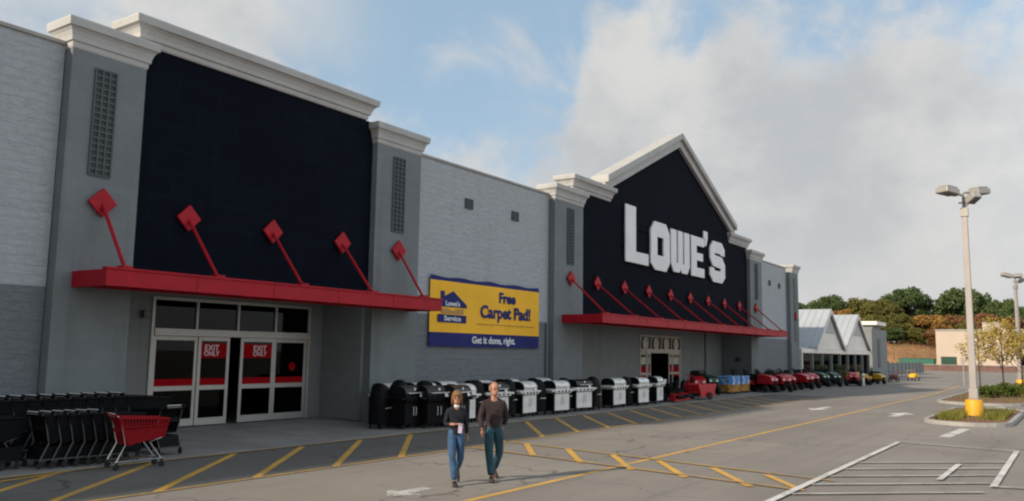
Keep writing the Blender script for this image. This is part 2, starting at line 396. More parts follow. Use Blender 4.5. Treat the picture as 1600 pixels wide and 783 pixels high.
# hillside under the wood
hv, hf = [], []
nx, ny = 26, 60
for i in range(nx):
    for j in range(ny):
        x = 205 + i * 6.5; y = -110 + j * 5.0
        t = min(1, max(0, (x - 212) / 28)); t = t * t * (3 - 2 * t)
        edge = min(1, max(0, (y - 8) / 30)) * .55 + .45
        hv.append((x, y, -.3 + 6.2 * t * edge + .35 * math.sin(x * .13 + y * .21) * t + (x - 240) * .01 * t))
for i in range(nx - 1):
    for j in range(ny - 1): hf.append((i * ny + j, (i + 1) * ny + j, (i + 1) * ny + j + 1, i * ny + j + 1))
g = MB(); g.add(hv, hf); tag(g.build('hillside', M['hill'], smooth=True), kind='structure')
# pavement in front of the store
g = MB(); g.prism([(16.05, -.2), (20.6, -.2), (20.6, .13), (16.05, .02)], -30, 68.6, 'YZ'); g.box(13.0, 19.0, 20.6, 40, -.2, .126); g.box(43.2, 49.2, 20.6, 40, -.2, .126)
tag(g.build('pavement', M['concrete']), kind='structure')
g = MB(); g.box(-30, 68.6, 15.9, 16.046, -.2, .022); g.box(68.603, 68.75, 15.9, 19, -.2, .022)
tag(g.build('kerb', M['concrete'], bevel=.006), kind='structure')
g = MB(); g.quad((68.76, 17.6, .004), (135, 17.6, .004), (135, 60, .004), (68.76, 60, .004))
tag(g.build('yard_floor', M['concrete']), kind='structure')

g = MB(); g.quad((-30, 12.47, .004), (52, 12.47, .004), (52, 15.895, .004), (-30, 15.895, .004)); tag(g.build('fire_lane', M['asphalt_dark']), kind='structure')  # strip of darker asphalt from the edge line to the kerb
# painted markings (4 mm sheets)
def strip(mb, a, b, wd, z):
    a = Vector(a); b = Vector(b); d = (b - a).normalized(); n = Vector((-d.y, d.x)) * wd / 2
    k = max(1, int((b - a).length / 3))
    for i in range(k):
        p = a.lerp(b, i / k); q = a.lerp(b, (i + 1) / k)
        mb.quad((p.x + n.x, p.y + n.y, z), (p.x - n.x, p.y - n.y, z), (q.x - n.x, q.y - n.y, z), (q.x + n.x, q.y + n.y, z))
g = MB()
x = -3.6
while x < 45:
    if not (15.5 < x < 15.0):
        strip(g, (x + .05, 12.55), (x + 3.95, 15.66), .14, .008)
    x += 1.97
strip(g, (7.0, 15.35), (8.6, 15.72), .12, .016)
tag(g.build('hatch_markings', M['yellow_paint']), kind='structure')
g = MB(); strip(g, (-10, 12.5), (50, 12.5), .11, .012); strip(g, (-10, 15.75), (50, 15.75), .11, .020)
tag(g.build('edge_lines', M['faded_yellow']), kind='structure')
g = MB(); strip(g, (-12, 8.12), (62, 8.22), .12, .004); strip(g, (62, 8.22), (82, 8.9), .12, .004)
tag(g.build('lane_line', M['yellow_paint']), kind='structure')
g = MB()
for a, b in (((18.25, 11.9), (16.25, 10.4)), ((17.95, 10.5), (15.95, 9.0)), ((17.65, 9.12), (15.68, 7.68)), ((17.38, 7.85), (15.4, 6.4)), ((17.08, 6.5), (15.12, 5.05)), ((16.82, 5.3), (15.3, 4.2))):
    strip(g, a, b, .15, .016)
tag(g.build('crosswalk_strokes', M['yellow_paint']), kind='structure')
g = MB(); strip(g, (18.32, 12.4), (16.82, 4.0), .11, .020); strip(g, (16.62, 12.4), (15.3, 4.35), .11, .024)
tag(g.build('crosswalk_lines', M['faded_yellow']), kind='structure')
g = MB()
strip(g, (12.0, 4.28), (25.62, 4.34), .13, .028); strip(g, (25.2, 1.5), (17.9, 1.47), .12, .028); strip(g, (18.27, 2.40), (21.2, 2.38), .11, .032)
tag(g.build('parking_lines', M['white_paint']), kind='structure')
g = MB()
strip(g, (25.62, 4.3), (25.15, 1.5), .10, .036)
for k in range(5):
    x = 14.75 + k * 1.32; strip(g, (x, 4.22), (x + 2.4, 1.56), .13, .024)
strip(g, (17.95, 1.5), (18.3, .6), .12, .036)
strip(g, (12, -1.3), (60, -1.3), .11, .004)
for k in range(12): strip(g, (30 + k * 2.8, -1.3), (30 + k * 2.8, -6.3), .11, .008)
tag(g.build('parking_hatching', M['faded_white']), kind='structure')
def arrow(x, y, a, ln, wd, pm=None):
    mx = Matrix.Translation((x, y, .006)) @ Matrix.Rotation(a, 4, 'Z')
    pts = [(-ln / 2, -wd * .17), (ln * .08, -wd * .17), (ln * .08, -wd / 2), (ln / 2, 0), (ln * .08, wd / 2), (ln * .08, wd * .17), (-ln / 2, wd * .17)]
    mb = MB(); mb.add([mx @ Vector((p[0], p[1], 0)) for p in pts], [(0, 1, 5, 6), (2, 3, 4), (1, 2, 4, 5)])
    return tag(mb.build('painted_arrow', pm or M['white_paint']), kind='structure')
arrow(10.85, 9.42, math.pi, 1.05, .80, paint_mat('scuffed_white_paint', (.62, .60, .57), .95)); arrow(39.6, 9.95, math.pi, 3.0, 1.0); arrow(38.2, 6.4, 0, 3.2, 1.1)
g = MB(); strip(g, (28.3, 3.55), (32.2, 3.38), .32, .006); strip(g, (45.6, 3.9), (48.2, 3.3), .4, .006); tag(g.build('stop_bar', M['white_paint']), kind='structure')

# traffic islands
def stadium(x0, x1, y0, y1, n=12):
    r = (y1 - y0) / 2; c = (y0 + y1) / 2; pts = []
    for i in range(n + 1):
        t = math.pi / 2 + math.pi * i / n; pts.append((x0 + r + r * math.cos(t), c + r * math.sin(t)))
    for i in range(n + 1):
        t = -math.pi / 2 + math.pi * i / n; pts.append((x1 - r + r * math.cos(t), c + r * math.sin(t)))
    return pts
def blades(mb, n, fn, h0, h1, wd):
    for _ in range(n):
        x, y, z = fn(); h = random.uniform(h0, h1); a = random.uniform(0, 6.28); lx, ly = random.uniform(-.5, .5) * h, random.uniform(-.5, .5) * h
        dx, dy = math.cos(a) * wd, math.sin(a) * wd
        mb.add([(x - dx, y - dy, z), (x + dx, y + dy, z), (x + lx, y + ly, z + h)], [(0, 1, 2)])
def island(x0, x1, y0, y1):
    o_ = stadium(x0, x1, y0, y1); i_ = stadium(x0 + .16, x1 - .16, y0 + .16, y1 - .16)
    mb = MB(); n = len(o_)
    vs = [(a, b, -.1) for a, b in o_] + [(a, b, .14) for a, b in o_] + [(a, b, .14) for a, b in i_] + [(a, b, 0) for a, b in i_]
    fs = [(k * n + i, k * n + (i + 1) % n, (k + 1) * n + (i + 1) % n, (k + 1) * n + i) for k in range(3) for i in range(n)]
    mb.add(vs, fs); tag(mb.build('island_kerb', M['kerb']), kind='structure')
    mb = MB()
    ii = [(a, b, .10) for a, b in stadium(x0 + .165, x1 - .165, y0 + .165, y1 - .165)]; cx, cy = (x0 + x1) / 2, (y0 + y1) / 2
    mb.add(ii + [(cx, cy, .17)], [(i, (i + 1) % len(ii), len(ii)) for i in range(len(ii))])
    tag(mb.build('island_bed', M['mulch']), kind='structure')
island(33.4, 44.6, 2.15, 5.0)
island(48.6, 84, 2.4, 6.6)
def in_box(x0, x1, y0, y1, z): return lambda: (random.uniform(x0, x1), random.uniform(y0, y1), z)
def gauss(cx, cy, sx, sy, z): return lambda: (cx + max(-2, min(2, random.gauss(0, 1))) * sx, cy + max(-1.8, min(1.8, random.gauss(0, 1))) * sy, z)
g = MB()
blades(g, 1700, gauss(36.2, 4.2, .8, .22, .10), .10, .34, .018); blades(g, 1700, gauss(38.0, 2.9, 1.2, .22, .10), .10, .34, .018)
blades(g, 500, in_box(34.4, 44, 2.5, 4.6, .10), .06, .18, .018); blades(g, 900, in_box(50, 83, 2.8, 6.2, .10), .08, .22, .025)
tag(g.build('grass', M['grass']), 'patchy green and yellow grass in the traffic islands', 'grass', kind='stuff')

# ------------------------------------------------------------------ the store
ST = thing('store_building', 'long grey block store with navy panels, white cornices and red canopies', 'store')
WY = 18.9          # block wall face
PY = 18.6          # pilaster face
NY = 18.82         # navy panel face
RY = 20.7          # vestibule back wall
def wall(x0, x1, h=9.17):
    mb = MB(); mb.box(x0, x1, WY, WY + .4, 0, h); return mb.build('wall', M['block'], ST)
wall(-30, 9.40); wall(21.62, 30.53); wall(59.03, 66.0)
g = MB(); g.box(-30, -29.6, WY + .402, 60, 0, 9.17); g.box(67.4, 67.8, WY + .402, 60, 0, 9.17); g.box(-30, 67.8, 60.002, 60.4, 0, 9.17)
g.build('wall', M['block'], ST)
g = MB(); g.box(-29.58, 67.38, WY + .42, 59.98, 8.3, 8.5); g.build('roof', M['gable_grey'], ST)
for a, b in ((-30, 9.39), (21.64, 30.52), (59.04, 65.98)):
    g = MB(); g.box(a, b, WY - .05, WY + .46, 9.172, 9.26); g.build('coping', M['kerb'], ST, bevel=.01)
# dark shop interior behind the doors
for a, b in ((11.5, 19.2), (33.2, 56.2)):
    g = MB(); g.box(a, b, 34, 34.2, .13, 5); g.build('interior_wall', M['dark_int'], ST)
    for k in range(3):
        g = MB(); xx = (a + b) / 2 - 2.6 + 2 * k
        g.box(xx, xx + 1.0, 25 + k, 31, .13, 2.1); g.build('display_shelf', [M['mower_green'], M['mower_yellow'], M['brick']][k], ST)

def cornice_block(name, x0, x1, y0, y1, z0, h, proj, parent=ST):
    """stepped and coved cornice, mitred round its corners"""
    prof = [(0, 0.02), (.06 * h, .10), (.22 * h, .14), (.24 * h, .30), (.40 * h, .36), (.56 * h, .52), (.66 * h, .72), (.70 * h, .92), (.94 * h, 1.0), (1.0 * h, .96), (1.0 * h, -.3)]
    mb = MB(); vs = []
    for z, o in prof:
        o *= proj; vs += [(x0 - o, y0 - o, z0 + z), (x1 + o, y0 - o, z0 + z), (x1 + o, y1 + o, z0 + z), (x0 - o, y1 + o, z0 + z)]
    n = len(prof); fs = [(i * 4 + j, i * 4 + (j + 1) % 4, (i + 1) * 4 + (j + 1) % 4, (i + 1) * 4 + j) for i in range(n - 1) for j in range(4)]
    fs += [(3, 2, 1, 0), ((n - 1) * 4, (n - 1) * 4 + 1, (n - 1) * 4 + 2, (n - 1) * 4 + 3)]
    mb.add(vs, fs); return mb.build(name, M['cornice'], parent)

def pilaster(x0, x1, h, gx0, gx1, depth=2.09):
    mb = MB(); mb.box(x0, x1, PY, PY + depth, 0, h); p = mb.build('pilaster', M['pilaster'], ST, bevel=.012)
    cornice_block('capital', x0, x1, PY, PY + .62, h, .66, .22, p)
    z0, z1 = 6.24, 8.74
    mb = MB(); mb.box(gx0, gx1, PY - .012, PY - .003, z0, z1)
    q = mb.build('grille', M['slot'], p)
    mb = MB(); rows = 17
    for k in range(rows + 1):
        z = z0 + (z1 - z0) * k / rows; mb.box(gx0, gx1, PY - .034, PY - .013, z - .022, z + .022)
    for k in range(4):
        x = gx0 + (gx1 - gx0) * k / 3; mb.box(x - .02, x + .02, PY - .045, PY - .014, z0, z1)
    mb.build('grille_bars', M['grille'], p)
    return p
# tower one
pilaster(9.42, 11.24, 9.08, 9.98, 10.49); pilaster(19.42, 21.6, 9.05, 20.2, 20.75)
g = MB(); g.box(11.243, 19.417, NY, NY + .5, 4.02, 9.74); g.build('entrance_panel', M['navy'], ST)
cornice_block('cornice', 11.15, 19.05, NY - .05, NY + .55, 9.742, .66, .30)
# faint joints of the navy panel are grooves: thin reveals between boards
# tower two
pilaster(30.55, 33.05, 9.0, 31.6, 32.15); pilaster(56.45, 59.0, 8.95, 57.45, 58.0)
gx = 44.5
poly = [(33.053, 4.02), (56.447, 4.02), (56.447, 9.7), (53.2, 9.7), (53.2, 10.55), (gx, 14.55), (35.6, 10.55), (35.6, 9.75), (33.053, 9.75)]
g = MB(); g.prism(poly, NY, NY + .45); g.build('sign_panel', M['navy'], ST)
cornice_block('cornice', 32.4, 36.1, NY - .02, NY + .6, 9.76, .66, .28)
cornice_block('cornice', 52.9, 56.55, NY - .02, NY + .6, 9.71, .64, .28)
def rake(xa, za, xb, zb):
    """sloping cornice of the gable in two steps, ending plumb at the ridge"""
    for z_lo, z_hi, y0, y1 in ((-.30, .16, NY - .20, NY + .5), (.163, .52, NY - .38, NY + .6)):
        mb = MB(); mb.prism([(xa, za + z_lo), (xb, zb + z_lo), (xb, zb + z_hi), (xa, za + z_hi)], y0, y1)
        mb.build('gable_cornice', M['cornice'], ST, bevel=.03)
rake(35.25, 10.42, gx - .004, 14.6); rake(gx + .004, 14.6, 53.6, 10.42)
# end pilaster
g = MB(); g.box(66.003, 68.3, PY, PY + .8, 0, 8.9); p = g.build('pilaster', M['pilaster'], ST, bevel=.012); cornice_block('capital', 66.6, 68.3, PY, PY + .7, 8.902, .62, .2, p)
g = MB(); g.box(67.0, 67.7, PY - .03, PY - .003, 3.5, 8.5); g.build('grille', M['grille'], p)
g = MB(); g.prism([(66.9, 5.5), (67.25, 5.15), (67.6, 5.5), (67.25, 5.85)], PY - .12, PY - .032); g.build('diamond_plate', M['red'], ST, bevel=.01)

# vestibules: back wall, side walls and soffit
def vestibule(x0, x1, dx0, dx1, top):
    mb = MB(); mb.box(x0 + .003, dx0, RY, RY + .3, .133, 3.98); mb.box(dx1, x1 - .003, RY, RY + .3, .133, 3.98); mb.box(dx0, dx1, RY, RY + .3, top, 3.98)
    mb.build('vestibule_wall', M['return'], ST)
    mb = MB(); mb.box(x0 + .003, x1 - .003, NY + .02, RY + .3, 3.982, 4.018); mb.build('soffit', M['return'], ST)
vestibule(11.24, 19.42, 13.13, 18.75, 3.70); vestibule(33.05, 56.45, 43.3, 49.15, 3.42)
g = MB(); g.box(19.30, 19.417, PY + .3, RY - .003, .133, 3.98); g.build('vestibule_wall', M['return'], ST)
g = MB(); g.box(53.2, 53.45, RY - .12, RY - .003, .133, 3.98); g.build('downpipe', M['pilaster'], ST)
g = MB(); g.box(56.39, 56.447, 19.4, 19.75, 1.9, 2.2); g.build('utility_box', M['slot'], ST)

def door_set(x0, x1, top, head_z, split, gap, frame_m, kind):
    """aluminium sliding doors with transom lights; part > panes, stickers"""
    y0, y1 = RY - .06, RY + .1
    mb = MB()
    mb.box(x0, x0 + .09, y0, y1, .14, top); mb.box(x1 - .09, x1, y0, y1, .14, top); mb.box(x0 + .092, x1 - .092, y0, y1, top - .09, top)
    mb.box(x0 + .092, x1 - .092, y0 - .03, y1, head_z, head_z + .2)
    for k in (1, 2, 3):
        xx = x0 + (x1 - x0) * k / 4; mb.box(xx - .035, xx + .035, y0 + .004, y1, head_z + .202, top - .092)
    fr = mb.build('door_frame', frame_m, ST, bevel=.008)
    for k in range(4):
        a = x0 + (x1 - x0) * k / 4 + .05; b = x0 + (x1 - x0) * (k + 1) / 4 - .05
        q = MB(); q.box(a, b, RY + .0, RY + .012, head_z + .2, top - .09); q.build('pane', M['glass'], fr)
        if kind == 'busy':
            q = MB(); c = (a + b) / 2; q.lathe([(.01, 0), (.36, .005), (.36, .02), (.01, .03)], (c, RY - .05, head_z + .52), 14, 'Y'); q.build('sticker', M['poster_cream'], fr)
    lv = [(x0 + .1, split[0]), (split[0] + .003, gap[0]), (gap[1], split[1] - .003), (split[1], x1 - .1)]
    for k, (a, b) in enumerate(lv):
        sl = k in (1, 2); ya = RY - .045 if sl else RY - .01; yb = ya + .045
        st = .10
        mb = MB(); mb.box(a, a + st, ya, yb, .16, head_z - .004); mb.box(b - st, b, ya, yb, .16, head_z - .004)
        mb.box(a + st + .001, b - st - .001, ya, yb, head_z - .12, head_z - .004); mb.box(a + st + .001, b - st - .001, ya, yb, .16, .36); mb.box(a + st + .001, b - st - .001, ya, yb, 1.14, 1.27)
        d = mb.build('sliding_door' if sl else 'side_light', frame_m, ST, bevel=.006)
        q = MB(); q.box(a + st, b - st, ya + .018, ya + .028, 1.27, head_z - .12); q.build('upper_pane', M['glass'], d)
        q = MB(); q.box(a + st, b - st, ya + .018, ya + .028, .36, 1.14); q.build('lower_pane', M['glass'], d)
        if kind == 'plain':
            q = MB(); q.box(a + st + .003, b - st - .003, ya + .008, ya + .015, 1.273, 1.46); q.build('warning_band', M['poster_red'], d)
            if sl:
                za, zb = head_z - .60, head_z - .18
                q = MB(); q.box(a + st + .01, b - st - .01, ya + .008, ya + .015, za, zb); q.build('exit_sign', M['poster_red'], d)
                cx = (a + b) / 2 + (-.08 if k == 1 else .08)
                text('exit_lettering', 'EXIT', .24, (cx, ya + .004, zb - .14), M['text_w'], d, .002, bold=.001, sx=1.0)
                text('exit_lettering', 'ONLY', .19, (cx, ya + .004, za + .12), M['text_w'], d, .002, bold=.001, sx=1.0)
            if k == 3:
                q = MB(); q.lathe([(.01, 0), (.13, .003), (.13, .006), (.01, .008)], ((a + b) / 2 + .1, ya + .008, 1.78), 14, 'Y'); q.build('round_sticker', M['poster_red'], d)
        else:
            q = MB(); q.box(a + st + .02, b - st - .02, ya + .008, ya + .015, 1.0 if not sl else 1.29, 1.62); q.build('poster', M['poster_red'] if not sl else M['poster_red'], d)
            q = MB(); q.box(a + st + .05, b - st - .05, ya + .006, ya + .013, 1.75, 2.15); q.build('poster', M['poster_cream'], d)
    return fr
door_set(13.13, 18.75, 3.70, 2.64, (14.62, 17.33), (15.68, 16.07), M['alu'], 'plain')
door_set(43.3, 49.15, 3.42, 2.42, (44.3, 47.9), (44.75, 47.3), M['door_white'], 'busy')
g = MB(); g.box(44.0, 48.6, RY - .12, RY - .08, 2.40, 2.64); g.build('door_header_sign', M['poster_cream'], ST)
# outdoor wall lamps under the canopy
for xx in (12.9,):
    g = MB(); g.box(xx - .1, xx + .1, RY - .2, RY - .003, 3.1, 3.3); g.build('wall_light', M['fixture_dark'], ST, bevel=.02)

# canopies with tie rods and diamond plates
def canopy(x0, x1, rods, y0=17.2):
    y1, z0, z1 = PY - .004, 3.63, 3.99
    mb = MB()
    mb.box(x0, x1, y0, y0 + .1, z0, z1); mb.box(x0, x0 + .1, y0 + .101, y1, z0, z1); mb.box(x1 - .1, x1, y0 + .101, y1, z0, z1)
    mb.box(x0 + .101, x1 - .101, y0 + .101, y1, z1 - .12, z1 - .04); mb.box(x0 + .101, x1 - .101, y1 - .12, y1, z0 + .02, z1 - .121)
    k = int((x1 - x0) / 1.3)
    for i in range(1, k):
        xx = x0 + (x1 - x0) * i / k; mb.box(xx - .04, xx + .04, y0 + .101, y1 - .121, z0 + .04, z1 - .121)
    mb.box(x0 - .03, x1 + .03, y0 - .03, y0 + .12, z1 + .001, z1 + .05)
    for i in range(1, int((x1 - x0) / 2.4) + 1):
        xx = x0 + (x1 - x0) * i / (int((x1 - x0) / 2.4) + 1); mb.box(xx - .035, xx + .035, y0 - .012, y0 + .001, z0 + .01, z1 - .01)
    c = mb.build('canopy', M['red'], ST, bevel=.004)
    for x, yw in rods:
        zt = 5.62
        q = MB(); q.tube([(x, y0 + .2, z1 + .05), (x, yw - .09, zt - .03)], .042, 8); q.build('tie_rod', M['red'], c, smooth=True)
        q = MB(); s = .345; q.prism([(x - s, zt), (x, zt - s), (x + s, zt), (x, zt + s)], yw - .12, yw - .05); q.box(x - .08, x + .08, yw - .05, yw - .002, zt - .08, zt + .08)
        q.build('diamond_plate', M['red'], c, bevel=.01)
        q = MB(); q.box(x - .12, x + .12, y0 + .08, y0 + .34, z1 + .051, z1 + .11); q.build('rod_bracket', M['red'], c)
    return c
canopy(9.8, 21.2, [(10.33, PY), (12.75, NY), (15.45, NY), (18.15, NY), (20.5, PY)])
canopy(31.2, 58.0, [(31.85 + 2.84 * k, PY if k in (0, 9) else NY) for k in range(10)], 16.6)

# wall vents
for x, z in ((24.75, 7.88), (27.87, 7.86), (61.7, 7.72), (64.1, 7.66)):
    g = MB(); g.box(x - .24, x + .24, WY - .06, WY - .012, z - .19, z + .19); v_ = g.build('wall_vent', M['grille'], ST)
    g = MB()
    for k in range(5): g.box(x - .20, x + .20, WY - .075, WY - .061, z - .15 + k * .07, z - .12 + k * .07)
    g.build('vent_louvres', M['slot'], v_)
# drain pipe on the middle wall
g = MB(); g.tube([(30.35, WY - .08, .05), (30.35, WY - .08, 3.6)], .05, 8); g.build('downpipe', M['pilaster'], ST, smooth=True)

# store sign: six block letters
sg = MB(); sg.box(38.2, 51.6, NY - .05, NY - .012, 7.6, 7.75); sg.box(38.2, 51.6, NY - .05, NY - .012, 8.75, 8.9); SIGN = sg.build('store_sign', M['navy'], ST)
def stroke(mb, pts, wd, a, b, closed=False):
    P_ = [Vector(p) for p in pts]; n = len(P_); L_, R_ = [], []
    for i in range(n):
        if closed: d0 = (P_[i] - P_[i - 1]).normalized(); d1 = (P_[(i + 1) % n] - P_[i]).normalized()
        else:
            d0 = (P_[i] - P_[i - 1]).normalized() if i > 0 else (P_[1] - P_[0]).normalized(); d1 = (P_[i + 1] - P_[i]).normalized() if i < n - 1 else d0
        t = (d0 + d1).normalized(); nn = Vector((-t.y, t.x)); k = wd / 2 / max(.5, nn.dot(Vector((-d0.y, d0.x))))
        L_.append(P_[i] + nn * k); R_.append(P_[i] - nn * k)
    if closed: mb.ring([tuple(p) for p in L_], [tuple(p) for p in R_], a, b)
    else: mb.prism([tuple(p) for p in L_] + [tuple(p) for p in reversed(R_)], a, b)
ya, yb = NY - .15, NY - .052
SW, SH, SB = 1.0, 2.42, 6.95     # stem width, small-cap height, baseline
def letter(fn):
    mb = MB(); fn(mb); mb.build('letter', M['sign'], SIGN, bevel=.03)
letter(lambda q: q.prism([(37.55, SB), (40.25, SB), (40.25, SB + .62), (38.75, SB + .62), (38.75, SB + 2.95), (37.55, SB + 2.95)], ya, yb))
h = SH
letter(lambda q: stroke(q, [(40.95, SB + .45), (41.2, SB + .3), (42.35, SB + .3), (42.6, SB + .55), (42.6, SB + h - .55), (42.35, SB + h - .3), (41.2, SB + h - .3), (40.95, SB + h - .55)], .82, ya, yb, True))
def W_(q):
    x = 43.2
    q.prism([(x, SB + h), (x + .8, SB + h), (x + .8, SB + .55), (x + 1.0, SB + .55), (x + 1.0, SB + h), (x + 1.7, SB + h), (x + 1.7, SB + .55), (x + 1.9, SB + .55), (x + 1.9, SB + h), (x + 2.7, SB + h), (x + 2.7, SB + .45), (x + 2.35, SB), (x + 1.55, SB), (x + 1.35, SB + .2), (x + 1.15, SB), (x + .35, SB), (x, SB + .45)], ya, yb)
letter(W_)
def E_(q):
    x = 46.15; q.prism([(x, SB), (x + 2.05, SB), (x + 2.05, SB + .56), (x + .85, SB + .56), (x + .85, SB + .98), (x + 1.85, SB + .98), (x + 1.85, SB + 1.46), (x + .85, SB + 1.46), (x + .85, SB + h - .54), (x + 2.05, SB + h - .54), (x + 2.05, SB + h), (x, SB + h)], ya, yb)
letter(E_)
letter(lambda q: q.prism([(48.25, SB + 2.0), (48.55, SB + 2.0), (48.8, SB + 2.5), (48.8, SB + 2.92), (48.15, SB + 2.92), (48.15, SB + 2.45), (48.35, SB + 2.45)], ya, yb))
letter(lambda q: stroke(q, [(51.35, SB + h - .75), (51.35, SB + h - .5), (51.1, SB + h - .3), (49.85, SB + h - .3), (49.55, SB + h - .55), (49.55, SB + h - .9), (49.8, SB + h - 1.15), (51.1, SB + 1.2), (51.4, SB + .95), (51.4, SB + .5), (51.1, SB + .28), (49.8, SB + .28), (49.5, SB + .5), (49.5, SB + .8)], .74, ya, yb))

# ------------------------------------------------------------------ banner
BN = thing('wall_banner', 'yellow and navy carpet pad banner hanging on the block wall', 'banner', (22.52, WY - .1, 2.5))
def cloth(x0, x1, z0, z1, sag_top, name, m_, dy=0.0, parent=BN, n=40, nzz=6):
    mb = MB(); vs = []
    for i in range(n + 1):
        for j in range(nzz + 1):
            u = i / n; x = x0 + (x1 - x0) * u; zt = z1 - (sag_top * (math.sin(u * math.pi * 4) ** 2) if sag_top else 0); z = z0 + (zt - z0) * j / nzz
            vs.append((x, dy + .012 * math.sin(x * 2.3 + z * 1.2), z))
    for k in range(2):
        if k: vs += [(a, b + .006, c) for a, b, c in vs[:(n + 1) * (nzz + 1)]]
    N = (n + 1) * (nzz + 1); fs = []
    for i in range(n):
        for j in range(nzz):
            a = i * (nzz + 1) + j; fs.append((a, a + nzz + 1, a + nzz + 2, a + 1)); fs.append((N + a, N + a + 1, N + a + nzz + 2, N + a + nzz + 1))
    mb.add(vs, fs); return mb.build(name, m_, parent, smooth=True)
cloth(0, 7.12, .503, 2.345, 0, 'yellow_field', M['banner_y'])
cloth(0, 7.12, 2.345, 2.52, .05, 'top_band', M['banner_n'])
BB = cloth(0, 7.12, 0, .50, 0, 'bottom_band', M['banner_n'])
text('slogan', 'Get it done, right.', .36, (3.9, -.022, .25), M['text_w'], BB, .004, bold=.010, sx=1.1)
text('headline', 'Free', .56, (4.75, -.022, 1.92), M['banner_n'], BN, .004, bold=.022, sx=1.15)
text('headline', 'Carpet Pad!', .66, (4.72, -.022, 1.33), M['banner_n'], BN, .004, bold=.022, sx=1.1)
mb = MB(); x = 2.75; random.seed(3)
while x < 6.65:
    l_ = random.uniform(.12, .38); mb.box(x, x + l_, -.028, -.022, .855, .885); x += l_ + .07
mb.build('small_print', mat('print_brown', (.30, .17, .03), .6, 0, 0), BN)
mb = MB(); mb.prism([(.40, 1.42), (2.1, 1.42), (2.1, 1.52), (1.28, 2.0), (.78, 1.80), (.78, 1.98), (.56, 1.98), (.56, 1.66), (.40, 1.56)], -.030, -.020)
lg = mb.build('house_logo', M['banner_n'], BN); text('logo_lettering', "Lowe's", .25, (1.25, -.034, 1.54), M['text_w'], lg, .002, bold=.006, sx=1.2)
mb = MB(); mb.box(.42, 2.08, -.030, -.020, .86, 1.14); lg = mb.build('logo_base', M['banner_n'], BN); text('logo_lettering', 'Service', .25, (1.25, -.034, 1.0), M['text_w'], lg, .002, bold=.006, sx=1.35)
mb = MB(); mb.prism([(.62, 1.18), (.62, 1.36), (.95, 1.36), (1.25, 1.28), (1.55, 1.36), (1.9, 1.36), (1.9, 1.18)], -.028, -.02); mb.build('logo_hands', mat('print_tan', (.42, .22, .05), .6, 0, .1), BN)

# ------------------------------------------------------------------ street lamps
def lamp():
    t = thing('street_lamp', 'tall pale lamp post in the grass island on a round yellow base', 'street lamp', (37.73, 3.6, .1), 0, 'lamp posts in the car park')
    q = MB(); q.lathe([(.02, -.1), (.32, -.1), (.32, .60), (.285, .655), (.02, .665)], (0, 0, 0), 24); q.build('base', M['safety'], t, smooth=True)
    q = MB(); q.box(-.19, .19, -.19, .19, .665, .705); q.box(-.16, .16, -.16, .16, .706, 1.1); q.build('base_plate', M['pole'], t, bevel=.02)
    q = MB(); 
    vs = []; 
    for z, r in ((1.1, .125), (8.0, .10)): vs += [(-r, -r, z), (r, -r, z), (r, r, z), (-r, r, z)]
    q.add(vs, [(0, 1, 5, 4), (1, 2, 6, 5), (2, 3, 7, 6), (3, 0, 4, 7), (4, 5, 6, 7), (3, 2, 1, 0)]); q.build('pole', M['pole'], t, bevel=.02)
    q = MB(); q.tube([(0, 0, 8.0), (0, 0, 8.75)], .07, 10); q.box(-.2, .2, -.05, .05, 8.55, 8.62); q.box(-.05, .05, -.2, .2, 8.5, 8.549)
    q.box(-.14, .14, -.14, .14, 7.95, 8.3); q.build('bracket', M['fixture'], t, bevel=.01)
    for k, (ax, ay, zz_, tilt) in enumerate(((.62, -.40, 8.95, .1), (-.62, .40, 8.82, .1), (.2, .5, 8.88, .25), (-.25, -.30, 8.35, .5))):
        a = math.atan2(ay, ax); r = math.hypot(ax, ay) + .15
        mx = Matrix.Translation((0, 0, zz_)) @ Matrix.Rotation(a, 4, 'Z') @ Matrix.Rotation(-tilt, 4, 'Y')
        sz = .86 if k < 3 else .6
        q = MB(); q.box(r - .40 * sz, r + .42 * sz, -.32 * sz, .32 * sz, -.10, .12, mx); q.box(r - .34 * sz, r + .36 * sz, -.26 * sz, .26 * sz, .121, .21, mx)
        hd = q.build('lamp_head', M['fixture'], t, bevel=.03)
        q = MB(); q.box(r - .33 * sz, r + .35 * sz, -.26 * sz, .26 * sz, -.125, -.101, mx); q.build('lens', M['fixture_dark'], hd)
        q = MB(); q.tube([mx @ Vector((0, 0, -.02)), mx @ Vector((r - .4 * sz, 0, 0))], .045, 8); q.build('arm', M['fixture'], t, smooth=True)
    return t
lm = lamp()
l2 = dup(lm); place(l2, (79.0, 4.15, .1), R(50), 'distant lamp post on a yellow base at the right behind young yellow trees')
l2.location.z = .1

